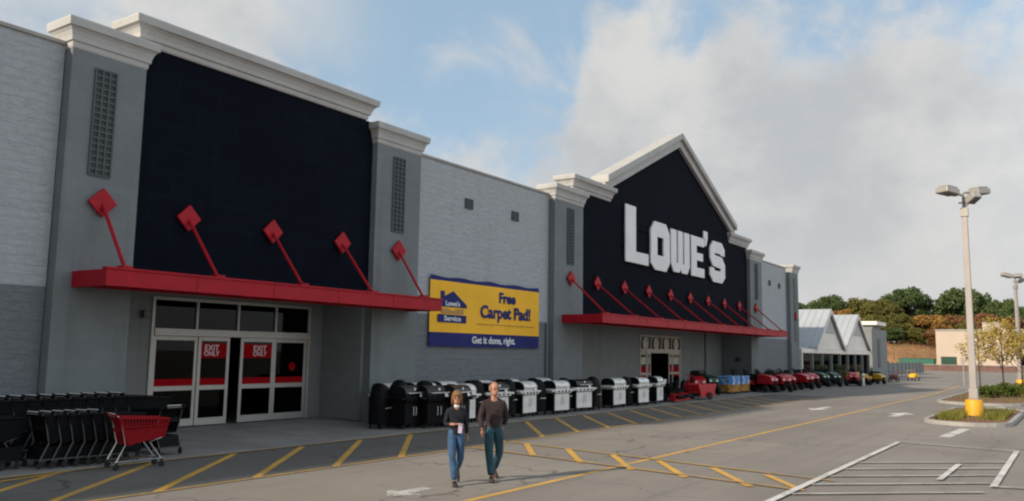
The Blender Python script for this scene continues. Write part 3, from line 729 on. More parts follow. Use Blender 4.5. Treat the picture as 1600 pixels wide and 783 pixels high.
# ------------------------------------------------------------------ gas grills
def grill(black=False, name='gas_grill', doors=2, wd=1.15, dark_lid=False):
    t = thing(name, 'gas grill', 'grill', (0, 0, 0), 0)
    body = M['black'] if black else M['steel_flat']; lidm = M['black_gloss'] if black else M['steel']; side = M['black']
    if dark_lid: lidm = M['black_gloss']
    hw = wd / 2 - .0
    c = hw * .88
    q = MB(); q.box(-c, c, -.25, .27, .12, .16); q.box(-c, -c + .02, -.25, .27, .161, .80); q.box(c - .02, c, -.25, .27, .161, .80); q.box(-c + .021, c - .021, .25, .27, .161, .80); q.build('cabinet', side, t, bevel=.006)
    for k in range(doors):
        a = -c + .02 + (2 * c - .04) * k / doors; b = -c + .02 + (2 * c - .04) * (k + 1) / doors
        q = MB(); q.box(a + .004, b - .004, -.285, -.252, .15, .77); d = q.build('door', body, t, bevel=.006)
        hx = (b - .07) if k == 0 else (a + .07)
        q = MB(); q.tube([(hx, -.287, .38), (hx, -.315, .40), (hx, -.315, .62), (hx, -.287, .64)], .011, 6); q.build('handle', M['chrome'] if not black else M['steel'], d)
    q = MB(); q.prism([(-.36, .80), (.29, .80), (.29, .95), (-.30, .95), (-.37, .90)], -c - .02, c + .02, 'YZ'); cp = q.build('control_panel', body, t, bevel=.006)
    for k in range(4):
        x = -c * .7 + 1.4 * c * k / 3; q = MB(); q.lathe([(.005, -.405), (.03, -.40), (.034, -.362), (.005, -.36)], (x, 0, .86), 10, 'Y'); q.build('knob', M['black'], cp)
    # lid: rounded hood with dark end caps
    prof = [(-.30, .955), (-.315, 1.03), (-.29, 1.12), (-.22, 1.20), (-.10, 1.245), (.10, 1.25), (.22, 1.21), (.28, 1.12), (.29, .955)]
    q = MB(); q.prism(prof, -c + .03, c - .03, 'YZ'); ld = q.build('lid', lidm, t, smooth=True)
    for s in (-1, 1):
        q = MB(); pr = [(y * 1.03, z + .008) for y, z in prof]; a, b = sorted((s * (c - .028), s * (c + .012))); q.prism(pr, a, b, 'YZ'); q.build('end_cap', M['black_gloss'], ld, smooth=True)
    q = MB(); q.tube([(-c * .75, -.31, 1.06), (-c * .75, -.37, 1.05), (c * .75, -.37, 1.05), (c * .75, -.31, 1.06)], .014, 8); q.build('lid_handle', M['chrome'] if not black else M['steel'], ld, smooth=True)
    q = MB(); q.lathe([(.004, -.30), (.045, -.295), (.045, -.275), (.004, -.27)], (0, 0, 1.155), 14, 'Y'); q.build('thermometer', M['lamp_white'], ld)
    q = MB(); q.add([(c * .35, -.375, .93), (c * .35 + .15, -.375, .93), (c * .35 + .15, -.345, 1.03), (c * .35, -.345, 1.03)], [(0, 1, 2, 3)]); q.box(c * .35, c * .35 + .15, -.378, -.372, .925, .933); q.build('price_card', M['lamp_white'], cp)
    for s in (-1, 1):
        a, b = sorted((s * (c + .025), s * (hw + .17))); q = MB(); q.box(a, b, -.30, .24, .88, .925); q.box(a, b, -.335, -.301, .86, .925); q.build('side_shelf', M['steel'] if not black else M['black'], t, bevel=.008)
    for sx in (-1, 1):
        for sy in (-.18, .2):
            q = MB(); q.lathe([(.005, -.02), (.05, -.02), (.055, 0), (.05, .02), (.005, .02)], (sx * (c - .07), sy, .056), 12, 'X'); q.box(sx * (c - .07) - .03, sx * (c - .07) + .03, sy - .015, sy + .015, .06, .119); q.build('caster', M['rubber'], t)
    return t
def smoker():
    t = thing('covered_grill', 'covered grill', 'grill')
    q = MB(); rings = []
    for z, a, b in ((.14, .34, .28), (.3, .35, .29), (.7, .34, .28), (.86, .36, .30), (.98, .33, .28), (1.15, .29, .24), (1.28, .22, .17), (1.35, .10, .08)):
        rings.append([(a * math.copysign(abs(math.cos(t_)) ** .6, math.cos(t_)), b * math.copysign(abs(math.sin(t_)) ** .6, math.sin(t_)), z) for t_ in [2 * math.pi * k / 20 for k in range(20)]])
    vs = [p for r in rings for p in r]; n = 20; fs = [(i * n + j, i * n + (j + 1) % n, (i + 1) * n + (j + 1) % n, (i + 1) * n + j) for i in range(len(rings) - 1) for j in range(n)]
    fs += [tuple(range(n - 1, -1, -1)), tuple((len(rings) - 1) * n + j for j in range(n))]
    q.add(vs, fs); q.build('body', M['black'], t, smooth=True)
    q = MB(); q.tube([(-.14, -.29, .62), (-.14, -.33, .64), (.14, -.33, .64), (.14, -.29, .62)], .014, 8); q.build('handle', M['steel'], t)
    for sx in (-1, 1):
        for sy in (-1, 1):
            q = MB(); q.tube([(sx * .24, sy * .18, .0), (sx * .24, sy * .18, .16)], .028, 8); q.build('leg', M['black'], t)
    return t
SZ = .13
GG = 'gas grills in a row along the kerb'
gs = grill(False); gw = grill(False, 'gas_grill', 2, 1.55); gb = grill(True); gk = grill(False, 'gas_grill', 2, 1.2, True); sm = smoker()
used = set()
def put(proto, loc, rz, label, group):
    o = proto if proto.name not in used else dup(proto)
    used.add(proto.name); place(o, loc, rz, label, group); return o
YG = 16.75
put(gs, (21.7, YG, SZ), R(2), 'stainless gas grill just behind the woman in the black top', GG)
put(gk, (23.55, YG, SZ), R(-3), 'black lidded gas grill half hidden behind the man in the plum shirt', GG)
put(gs, (25.5, YG + .05, SZ), R(4), 'first fully visible stainless grill right of the walking man', GG)
put(gs, (27.55, YG - .10, SZ), R(-3), 'second stainless grill right of the walking man, with bright front shelf', GG)
put(gk, (29.5, YG + .02, SZ), R(-7), 'third grill right of the walking man, stainless doors under a black lid', GG)
put(gw, (32.5, YG, SZ), R(5), 'widest stainless grill, double door cabinet below the left pilaster of the gable', GG)
put(gs, (34.75, YG - .08, SZ), R(-2), 'stainless grill next to last before the black snow blowers', GG)
put(gs, (36.75, YG + .04, SZ), R(8), 'last stainless grill of the row, beside the black snow blowers', GG)
put(gb, (19.15, YG + .05, SZ), R(8), 'black grill at the left end of the row by the vestibule corner', GG)
put(gb, (20.0, YG - .25, SZ), R(-5), 'second black grill from the left end of the row', GG)
put(gb, (20.85, YG - .45, SZ), R(9), 'black grill left of the woman, nearest to the road', GG)
BS = 'black smokers among the grills'
for x, y, a, k, lb in ((18.45, YG + .45, 10, .95, 'leftmost upright black smoker at the vestibule corner'), (19.6, YG + .75, 20, 1.02, 'black smoker standing behind the left black grills'), (20.5, YG + .5, -15, 1.0, 'black smoker behind the black grill nearest the road'),
        (22.65, YG + .1, 0, 1.0, 'black smoker standing between the two walking people'), (24.55, YG + .1, 12, 1.0, 'black smoker directly right of the walking man'), (26.5, YG + .1, -10, .97, 'black smoker between first and second stainless grills right of the man'),
        (28.5, YG + .15, 8, .98, 'black smoker between second and third stainless grills right of the man'), (30.6, YG + .0, 0, 1.0, 'black smoker right of the third stainless grill'), (31.25, YG + .35, 0, .95, 'black smoker left of the widest stainless grill'),
        (33.85, YG + .1, 5, .95, 'black smoker right of the widest stainless grill'), (35.75, YG + .2, 0, .92, 'black smoker between the last two stainless grills')):
    o = put(sm, (x, y, SZ), R(a), lb, BS); o.scale = (k, k, k)
G2 = 'stainless grills in the second row'
for x, y, a, lb in ((19.7, 18.0, 4, 'stainless grill in the back row behind the leftmost black grills'), (20.9, 17.75, -5, 'stainless grill in the back row left of the woman'), (22.4, 18.0, 3, 'stainless grill in the back row under the banner logo'), (24.3, 17.9, -4, 'stainless grill in the back row under the banner headline'),
        (26.4, 18.1, 5, 'stainless grill in the back row under the right half of the banner'), (28.6, 18.05, 0, 'stainless grill in the back row below the right edge of the banner')):
    put(gs, (x, y, SZ), R(a), lb, G2)

# ------------------------------------------------------------------ shopping carts
def cart(plastic, name='shopping_cart'):
    t = thing(name, 'shopping cart', 'shopping cart')
    # basket: front at +X, handle at -X; tapered bars
    q = MB()
    def P(u, v, s):     # u along length, v height 0..1, s side -1..1
        wx = .30 - .055 * u - .02 * (1 - v)
        x = -.44 + .94 * u + (.10 * (1 - v) if u < .01 else 0) - (0.06 * (1 - v)) * u
        zb = .46 + .14 * u; zt = .98 - .05 * u
        return Vector((x + .10 * (1 - v) * (1 - u), s * wx, zb + (zt - zb) * v))
    nb = 17
    for s in (-1, 1):
        for i in range(nb):
            u = i / (nb - 1); a, b = P(u, 0, s), P(u, 1, s); q.tube([a, b], .015, 4)
        for v in (0, .33, .66, 1):
            q.tube([P(u / 4, v, s) for u in range(5)], .014 if v < 1 else .026, 5)
        vt = .55 if plastic.name != 'black_plastic' else .97; q.add([P(0.0, .0, s), P(1, .0, s), P(1, vt, s), P(0, vt, s)], [(0, 1, 2, 3)])
    for u in (0, 1):
        for i in range(9):
            s = -1 + 2 * i / 8; q.tube([P(u, 0, s), P(u, 1, s)], .014, 4)
        for v in (0, .5, 1): q.tube([P(u, v, -1), P(u, v, 1)], .015 if v < 1 else .026, 5)
    for i in range(14):
        u = i / 13; q.tube([P(u, 0, -1), P(u, 0, 1)], .014, 4)
    q.add([P(0, .01, -1), P(1, .01, -1), P(1, .01, 1), P(0, .01, 1)], [(0, 1, 2, 3)])
    q.build('basket', plastic, t)
    q = MB(); q.tube([(-.50, -.30, 1.03), (-.50, .30, 1.03)], .022, 8); q.build('handle', plastic, t, smooth=True)
    q = MB(); q.add([(-.40, -.22, .70), (-.40, .22, .70), (-.28, .22, .98), (-.28, -.22, .98)], [(0, 1, 2, 3)]); q.box(-.40, -.24, -.23, .23, .97, 1.0); q.build('child_seat', plastic, t)
    q = MB()
    for s in (-1, 1):
        q.tube([(-.50, s * .28, 1.03), (-.42, s * .28, .96), (-.30, s * .27, .47), (-.46, s * .27, .14)], .014, 6)
        q.tube([(-.46, s * .27, .16), (.44, s * .20, .17)], .014, 6); q.tube([(.40, s * .20, .17), (.16, s * .22, .50), (.45, s * .2, .6)], .014, 6)
    q.tube([(-.46, -.27, .16), (-.46, .27, .16)], .013, 6); q.tube([(.44, -.20, .17), (.44, .20, .17)], .013, 6)
    q.build('frame', M['chrome'] if plastic.name != 'black_plastic' else M['fixture_dark'], t, smooth=True)
    if plastic.name == 'black_plastic':
        q = MB(); q.prism([(-.44, .17), (.44, .17), (.50, .42), (-.38, .40)], -.25, .25); q.build('lower_tray', plastic, t)
    q = MB(); q.box(-.515, -.485, -.18, .18, 1.005, 1.058); q.build('handle_label', M['lamp_white'], t, bevel=.008)
    for x, s, yy in ((-.44, -1, .27), (-.44, 1, .27), (.42, -1, .20), (.42, 1, .20)):
        q = MB(); q.lathe([(.005, -.014), (.055, -.014), (.062, 0), (.055, .014), (.005, .014)], (x, s * yy, .062), 14, 'Y'); q.box(x - .02, x + .02, s * yy - .022, s * yy + .022, .085, .15); q.build('wheel', M['rubber'], t)
    return t
cb = cart(M['black']); crd = cart(M['cart_red'])
place(crd, (9.62, 15.35, 0), R(-14), 'red plastic shopping cart standing alone on the asphalt hatching')
crd['category'] = 'shopping cart'
CA = 'black shopping carts nested along the left pilaster'
for k in range(6): put(cb, (8.66 + .22 * k, 16.5 - .02 * k, SZ), R(2), 'black plastic shopping cart nested in the front row behind the red cart', CA)
for k in range(10):
    o = put(cb, (8.4 + .30 * k, 17.75, SZ), R(1), 'taller black shopping cart nested in the back row against the grey pilaster', CA + ', back row'); o.scale = (1.18, 1.15, 1.2)
put(cb, (10.95, 16.75, SZ), R(95), 'black shopping cart turned sideways right of the red cart', 'loose black shopping carts')
for k in range(4): put(cb, (6.75 + .27 * k, 16.75, SZ), R(-3), 'black shopping cart nested in the short row at the left edge of the photo', 'carts at the left edge')

# ------------------------------------------------------------------ mowers, blowers, trailers
def mower(paint, name='riding_mower', deckm=None):
    """faces -Y"""
    t = thing(name, 'riding mower', 'mower'); deckm = deckm or M['black']
    q = MB(); pr = [(-.98, .42), (-1.0, .62), (-.9, .80), (-.55, .90), (-.05, .93), (-.02, .42)]
    q.prism(pr, -.27, .27, 'YZ'); hd = q.build('hood', paint, t, bevel=.05)
    q = MB(); q.box(-.17, .17, -1.012, -.985, .44, .60); q.build('radiator_grille', M['black'], hd)
    for s in (-1, 1):
        q = MB(); q.lathe([(.004, -1.0), (.065, -.99), (.07, -.955), (.004, -.95)], (s * .17, 0, .66), 12, 'Y'); q.build('headlight', M['lamp_white'], t)
    q = MB(); q.prism([(-.02, .93), (.06, .98), (.10, .95), (.10, .40), (-.02, .40)], -.20, .20, 'YZ'); q.build('dashboard', M['black'], t, bevel=.02)
    q = MB()
    pts = []
    for k in range(15):
        a = 2 * math.pi * k / 14; pts.append((.17 * math.cos(a), .16 + .14 * math.sin(a) * .8, 1.07 + .14 * math.sin(a) * .55))
    q.tube(pts, .015, 6, caps=False); q.tube([(0, .06, .95), (0, .16, 1.07)], .018, 6); q.tube([(-.16, .16, 1.07), (.16, .16, 1.07)], .012, 6); q.build('steering_wheel', M['black'], t, smooth=True)
    q = MB(); q.prism([(.12, .36), (.12, .44), (.40, .46), (.52, .66), (.95, .66), (1.02, .50), (1.0, .36)], -.42, .42, 'YZ'); q.build('fender', paint, t, bevel=.05)
    q = MB(); q.box(-.22, .22, .42, .82, .67, .77); q.prism([(.76, .77), (.86, .77), (.93, 1.10), (.84, 1.12)], -.21, .21, 'YZ'); q.build('seat', M['black'], t, bevel=.04)
    q = MB(); q.box(-.16, .16, -.95, .95, .30, .42); q.box(-.36, .36, -.05, .36, .30, .36); q.build('chassis', M['black'], t)
    q = MB(); q.prism([(-.58, -.02), (-.40, -.34), (.30, -.34), (.58, -.02), (.58, .30), (-.58, .30)], .12, .26, 'XY'); q.build('mower_deck', deckm, t, bevel=.02)
    for s in (-1, 1):
        for y, r, wd in ((-.68, .19, .15), (.68, .26, .24)):
            c_ = (s * .40, y, r); q = MB(); q.lathe([(r * .55, -wd / 2), (r * .9, -wd / 2), (r, -wd / 4), (r, wd / 4), (r * .9, wd / 2), (r * .55, wd / 2)], c_, 20, 'X'); wh = q.build('wheel', M['rubber'], t, smooth=True)
            q = MB(); q.lathe([(.01, -wd * .42), (r * .56, -wd * .46), (r * .56, wd * .46), (.01, wd * .42)], c_, 14, 'X'); q.build('hub', M['lamp_white'], wh)
    return t
mr = mower(M['mower_red']); my = mower(M['mower_yellow']); mg = mower(M['mower_green'])
GM = 'riding mowers parked along the kerb'
ml = [(mr, 53.5, 17.4, -20, 'dark red riding mower nearest the pumpkin bins'), (mr, 55.2, 16.8, -42, 'red riding mower with black front wheel, foremost of the line by the bins'), (mr, 57.4, 17.2, -35, 'red riding mower right behind the foremost one'),
      (mr, 60.4, 16.9, -30, 'red riding mower in front of the last grey wall'), (mr, 63.4, 17.1, -42, 'red riding mower in front of the end pilaster'), (mg, 66.2, 17.2, -30, 'dark green riding mower right after the red mowers'),
      (mg, 69.4, 17.0, -40, 'dark green riding mower next to the last red one'), (mr, 73.0, 15.9, -75, 'last red riding mower, turned broadside beside the yellow machines'), (mr, 59.2, 18.1, -10, 'red riding mower in the back against the grey wall'), (mr, 65.2, 18.1, -15, 'red riding mower in the back at the wall end')]
ml += [(mg, 54.4, 18.2, -15, 'dark green riding mower against the wall behind the foremost red one'), (mg, 57.0, 18.3, -20, 'dark green riding mower against the wall between the red ones'), (mg, 61.8, 18.1, -10, 'dark green riding mower against the wall left of the end pilaster'), (mg, 71.2, 17.4, -50, 'dark green riding mower behind the broadside red one')]
for pr, x, y, a, lb in ml:
    o = put(pr, (x, y - (.25 if y < 17.5 else 0), SZ if x < 68 else 0), R(a), lb, GM); o.scale = (1.2, 1.2, 1.2)
put(my, (76.4, 15.5, 0), R(-70), 'yellow riding mower beyond the red mowers', GM); put(my, (80.3, 15.4, 0), R(-30), 'second yellow riding mower, farther from the store', GM)
put(mg, (73.6, 17.9, .004), R(-30), 'dark green riding mower in the shade of the garden shed', GM)

def snow_blower():
    t = thing('snow_blower', 'snow blower', 'snow blower')
    q = MB(); q.prism([(-.58, .05), (-.58, .34), (-.25, .40), (-.15, .05)], -.33, .33, 'YZ'); q.build('auger_housing', M['mower_red'], t, bevel=.02)
    q = MB(); q.tube([(-.28, -.63, .26), (.28, -.63, .26)], .1, 8); q.build('auger', M['black'], t)
    q = MB(); q.box(-.27, .27, -.20, .46, .22, .62); q.lathe([(.02, .62), (.22, .62), (.22, .82), (.15, .88), (.02, .88)], (0, .14, 0), 14); q.build('engine', M['black'], t, bevel=.02)
    q = MB(); q.tube([(0, -.3, .55), (0, -.3, .85), (0, -.42, 1.0)], .085, 10); q.build('chute', M['black'], t, smooth=True)
    for s in (-1, 1):
        q = MB(); q.tube([(s * .22, .3, .35), (s * .25, .75, .98), (s * .25, .95, 1.02)], .02, 6); q.build('handlebar', M['black'], t, smooth=True)
        q = MB(); q.lathe([(.05, -.06), (.18, -.06), (.2, 0), (.18, .06), (.05, .06)], (s * .3, .12, .2), 16, 'X'); q.build('wheel', M['rubber'], t, smooth=True)
    q = MB(); q.box(-.26, .26, .72, .78, .94, 1.02); q.box(-.14, .14, .68, .715, .8, .98); q.build('control_panel', M['lamp_white'], t)
    return t
sb = snow_blower(); GB = 'snow blowers by the second entrance'
put(sb, (38.6, 16.8, SZ), R(-15), 'black snow blower with red housing, next to the last stainless grill', GB)
put(sb, (39.9, 17.0, SZ), R(-5), 'black snow blower between its twin and the red dump cart', GB)
def dump_cart():
    t = thing('dump_cart', 'red steel dump cart tipped up by the second entrance', 'garden cart', (42.0, 16.6, pad_z(16.6)), R(-8))
    q = MB()
    outer = [(-.75, .42), (-.95, .80), (.95, .80), (.75, .42)]
    q.box(-.72, .72, -.42, .42, .34, .37)
    q.prism(outer, -.45, -.42); q.prism(outer, .42, .45)
    q.add([(-.75, -.419, .40), (-.75, .419, .40), (-.95, .419, .8), (-.95, -.419, .8)], [(0, 1, 2, 3)]); q.add([(.75, -.419, .40), (.75, .419, .40), (.95, .419, .8), (.95, -.419, .8)], [(0, 1, 2, 3)])
    q.box(-.72, .72, -.455, -.42, .16, .42); q.build('tub', M['mower_red'], t, bevel=.01)
    for s in (-1, 1):
        q = MB(); q.lathe([(.05, -.05), (.18, -.05), (.2, 0), (.18, .05), (.05, .05)], (.1, s * .52, .2), 16, 'Y'); q.build('wheel', M['rubber'], t, smooth=True)
    q = MB(); q.tube([(-.95, 0, .5), (-1.15, 0, .8), (-1.15, 0, 1.25)], .03, 6); q.tube([(-1.15, -.15, 1.25), (-1.15, .15, 1.25)], .025, 6); q.build('tow_bar', M['mower_red'], t, smooth=True)
    return t
dump_cart()
put(mr, (44.6, 17.8, SZ), R(-60), 'red riding mower in front of the second doorway, behind the dump cart', 'riding mowers by the second entrance')
put(mg, (46.9, 18.3, SZ), R(-40), 'dark green riding mower right of the second doorway', 'riding mowers by the second entrance')

def bin_mat():
    def ex(t, co, base):
        s = t.n('ShaderNodeSeparateXYZ', {0: co})
        skyc = t.mix(t.ramp(t.noise(co, 3.0, 5), .45, .62), (.05, .20, .48), (.50, .58, .66))
        pv = t.n('ShaderNodeTexVoronoi', {'Vector': co, 'Scale': 4.2}).outputs[0]
        pum = t.mix(t.ramp(pv, .15, .55), (.62, .24, .02), (.24, .13, .02))
        return t.mix(t.math('GREATER_THAN', t.math('ADD', s.outputs[2], t.math('MULTIPLY', t.noise(co, 4, 3), .12)), .66), pum, skyc)
    return mat('printed_cardboard', (.5, .3, .1), .7, 0, 0, extra=ex)
BM = bin_mat()
def bulk_bin():
    t = thing('bulk_bin', 'bulk bin', 'cardboard bin')
    c = .22; a, b = .98, .58
    oc = [(-a + c, -b), (a - c, -b), (a, -b + c), (a, b - c), (a - c, b), (-a + c, b), (-a, b - c), (-a, -b + c)]
    ic = [(x * .97, y * .96) for x, y in oc]; n = 8
    q = MB(); q.add([(x, y, .14) for x, y in oc] + [(x, y, 1.12) for x, y in oc] + [(x, y, 1.12) for x, y in ic] + [(x, y, .85) for x, y in ic], [(k * n + i, k * n + (i + 1) % n, (k + 1) * n + (i + 1) % n, (k + 1) * n + i) for k in range(3) for i in range(n)] + [tuple(3 * n + i for i in range(n))])
    q.build('carton', BM, t)
    q = MB()
    for k in range(3): q.box(-.95 + .85 * k, -.8 + .85 * k, -.55, .55, .0, .09)
    for k in range(5): q.box(-.97, .97, -.56 + .25 * k, -.44 + .25 * k, .091, .13)
    q.build('pallet', M['wood'], t); return t
bb = bulk_bin(); BGp = 'printed bulk bins by the wall'; bb.scale = (.86, .86, .92)
put(bb, (49.3, 17.7, SZ), 0, 'left printed pumpkin bin with blue sky top, nearer the doorway', BGp); put(bb, (51.2, 17.75, SZ), 0, 'right printed pumpkin bin with blue sky top, nearer the mowers', BGp)


# ------------------------------------------------------------------ foliage
def leaf_cloud(mb, centers, n_per, rad, size, rng, flat=.8):
    for (cx, cy, cz) in centers:
        d = rng.normal(size=(n_per, 3)); d /= np.linalg.norm(d, axis=1)[:, None]; r = rad * (.35 + .65 * rng.random(n_per) ** .5)
        p = d * r[:, None] * [1, 1, flat] + [cx, cy, cz]
        u = rng.normal(size=(n_per, 3)); u /= np.linalg.norm(u, axis=1)[:, None]
        v = np.cross(u, rng.normal(size=(n_per, 3))); v /= np.linalg.norm(v, axis=1)[:, None]
        s = size * (.6 + .8 * rng.random(n_per))[:, None]
        q = np.stack([p - u * s - v * s * .6, p + u * s - v * s * .6, p + u * s * .7 + v * s * .6, p - u * s * .7 + v * s * .6], 1).reshape(-1, 3)
        o = len(mb.v); mb.v += [tuple(x) for x in q]; mb.f += [(o + 4 * i, o + 4 * i + 1, o + 4 * i + 2, o + 4 * i + 3) for i in range(n_per)]; mb.mi += [0] * n_per
def tree_proto(seed, h, cr_, leafm, name='tree', n_cl=46, n_per=85, size=.30, trunk_r=.28, crown_base=.28, cl_r=.27):
    rng = np.random.default_rng(seed); t = thing(name, 'tree', 'tree')
    zc = h * (1 + crown_base) / 2; hz = h * (1 - crown_base) / 2
    cs = []
    while len(cs) < n_cl:
        d = rng.normal(size=3); d /= np.linalg.norm(d); r = .35 + .6 * rng.random() ** .6
        p = np.array([d[0] * cr_ * r, d[1] * cr_ * r, zc + d[2] * hz * r * .95]);
        p[:2] *= 1.0 - .35 * max(0, (p[2] - zc) / hz) ** 2
        cs.append(p)
    q = MB(); lean = rng.normal(size=2) * .3
    q.tube([(0, 0, -.5), (lean[0] * .3, lean[1] * .3, h * .3), (lean[0], lean[1], h * .72)], [trunk_r, trunk_r * .75, trunk_r * .25], 8)
    tr = q.build('trunk', M['wood'], t, smooth=True)
    q = MB()
    for k in range(0, n_cl, 4):
        c = cs[k]; b = (lean[0] * .5, lean[1] * .5, h * (.28 + .3 * rng.random())); mid = ((b[0] + c[0]) / 2, (b[1] + c[1]) / 2, (b[2] + c[2]) / 2 + .3)
        q.tube([b, mid, tuple(c)], [trunk_r * .35, trunk_r * .22, trunk_r * .08], 5)
    q.build('limb', M['wood'], tr, smooth=True)
    q = MB(); leaf_cloud(q, cs, n_per, cr_ * cl_r + .15, size, rng); 
    me = bpy.data.meshes.new('crown'); me.from_pydata(q.v, [], q.f); me.materials.append(leafm)
    o = bpy.data.objects.new('crown', me); COL.objects.link(o); o.parent = t
    return t
def recolour(t, leafm):
    for ch in t.children:
        if ch.name.startswith('crown'):
            ch.data = ch.data.copy(); ch.data.materials[0] = leafm
    return t
# trees of the wood behind the store: real distance, height and crown radius
WOOD = [
    (275.7, 72.2, 6.49, 13.0, 7.2, 'dark', 'flat topped dark green tree showing above the metal roof beside the store corner'),
    (282.2, 66.9, 6.48, 15.6, 6.6, 'dark', 'broad dark green tree crown just right of the store corner'),
    (254.0, 64.2, 6.24, 9.0, 4.7, 'orange', 'orange tree directly above the left metal gable roof'),
    (253.8, 56.4, 6.30, 9.6, 4.2, 'orange', 'rust orange tree between the two metal gables'),
    (279.3, 56.7, 5.98, 14.9, 5.2, 'olive', 'green tree above the second metal gable'),
    (270.5, 49.7, 6.55, 13.2, 5.4, 'olive', 'olive brown tree above the grey tower block'),
    (250.5, 47.5, 5.66, 8.5, 4.5, 'olive', 'lower olive tree left of the grey tower block'),
    (281.7, 43.5, 6.66, 17.2, 7.5, 'dark', 'tallest dark green tree with a domed crown, in the middle of the wood'),
    (246.7, 40.6, 6.05, 8.2, 4.3, 'olive', 'olive green tree below the tallest domed tree'),
    (236.5, 40.6, 5.94, 4.2, 3.0, 'dark', 'small dark green tree right of the grey tower'),
    (249.7, 34.2, 5.89, 8.1, 5.5, 'orange', 'large orange brown tree left of the lamp post'),
    (238.1, 30.0, 4.75, 4.9, 3.3, 'rust', 'rust red bushy tree at the corner of the cream building'),
    (283.4, 29.9, 5.15, 18.6, 6.3, 'dark', 'dark green tree directly left of the lamp post top'),
    (260.3, 29.4, 5.38, 9.0, 4.1, 'rust', 'rust tree behind the roof of the cream building, left of the lamp post'),
    (288.9, 24.7, 4.55, 17.7, 4.2, 'dark', 'dark green tree right of the lamp post'),
    (257.2, 20.7, 4.14, 10.4, 4.5, 'rust', 'rust brown tree right of the lamp post above the cream building'),
    (284.4, 19.1, 4.15, 15.8, 5.3, 'dark', 'rounded dark green tree near the second lamp post'),
    (279.6, 14.4, 3.96, 13.7, 4.6, 'dark', 'dark green tree at the second lamp post'),
    (259.6, 14.7, 3.18, 10.3, 3.7, 'rust', 'rust tree below the dark tree at the second lamp post'),
    (284.8, 9.9, 3.50, 14.7, 5.2, 'dark', 'dark green tree at the right edge of the photo'),
    (256.8, 24.7, 4.83, 8.0, 3.5, 'olive', 'olive tree hidden partly by the lamp post'),
    (239.4, 35.5, 5.87, 4.3, 2.8, 'olive', 'small olive tree at the top of the dry bank'),
    (245.0, 49.9, 5.60, 6.9, 3.5, 'olive', 'low olive tree behind the second metal gable'),
    (279.4, 77.7, 6.54, 12.3, 5.2, 'dark', 'dark tree mostly hidden behind the store corner'),
    (285.0, 3.7, 2.99, 14.8, 5.4, 'olive', 'olive tree past the right edge'),
]
PROT = {}
random.seed(11)
LM = {'dark': M['leaf_dark'], 'orange': M['leaf_orange'], 'olive': M['leaf_olive'], 'rust': M['leaf_rust']}
for k in LM:
    for v in (0, 1): PROT[(k, v)] = None
base_tr = [tree_proto(21, 12, 5, M['leaf_dark'], 'tree', 64, 190, .21, cl_r=.25), tree_proto(22, 12, 5, M['leaf_dark'], 'tree', 54, 210, .21, crown_base=.2, cl_r=.27)]
meshes = {}
for b in base_tr:
    cm = [c for c in b.children if c.name.startswith('crown')][0].data
    for k, lm_ in LM.items():
        me = cm.copy(); me.materials[0] = lm_; meshes[(b.name, k)] = me
first = {}
for i, (x, y, z, h, r, k, lb) in enumerate(WOOD):
    b = base_tr[i % 2]
    o = b if b.name not in first else dup(b)
    first[b.name] = 1
    for c in o.children:
        if c.name.startswith('crown'): c.data = meshes[(b.name, k)]
    place(o, (x, y, z - .3), random.uniform(0, 6.28), lb, 'trees of the wood behind the car park', (r / 4.6, r / 4.6, (h + .3) / 11.6))
rng = np.random.default_rng(5)
def hill_z(x, y):
    t = min(1, max(0, (x - 212) / 28)); t = t * t * (3 - 2 * t); e = min(1, max(0, (y - 8) / 30)) * .55 + .45
    return -.3 + 6.2 * t * e + .35 * math.sin(x * .13 + y * .21) * t + (x - 240) * .01 * t
q = MB()
for lay, (mi, cnt) in enumerate(((0, 130), (1, 140), (2, 22), (3, 12))):
    n0 = len(q.f); cs = []
    for _ in range(cnt):
        x = rng.uniform(246, 300); y = rng.uniform(-40, 100); cs.append((x, y, hill_z(x, y) + rng.uniform(.5, 5.2)))
    leaf_cloud(q, cs, 95, 2.9, .32, rng)
    q.mi[n0:] = [mi] * (len(q.f) - n0)
u = q.build('undergrowth', [M['leaf_dark'], M['leaf_olive'], M['leaf_orange'], M['leaf_rust']])
tag(u, 'mixed green and autumn undergrowth filling the wood on the rise', 'undergrowth', kind='stuff')
# dry grass on the bank
q = MB(); random.seed(4)
for _ in range(9000):
    x = random.uniform(214, 246); y = random.uniform(-20, 70); z = hill_z(x, y); a = random.uniform(0, 6.28); hh = random.uniform(.15, .5)
    q.add([(x - .12 * math.cos(a), y - .12 * math.sin(a), z), (x + .12 * math.cos(a), y + .12 * math.sin(a), z), (x + random.uniform(-.3, .3), y + random.uniform(-.3, .3), z + hh)], [(0, 1, 2)])
tag(q.build('dry_grass', leaf_mat('dry_grass_blades', (.24, .12, .05), (.38, .21, .10))), 'dry orange brown grass on the bank below the wood', 'dry grass', kind='stuff')

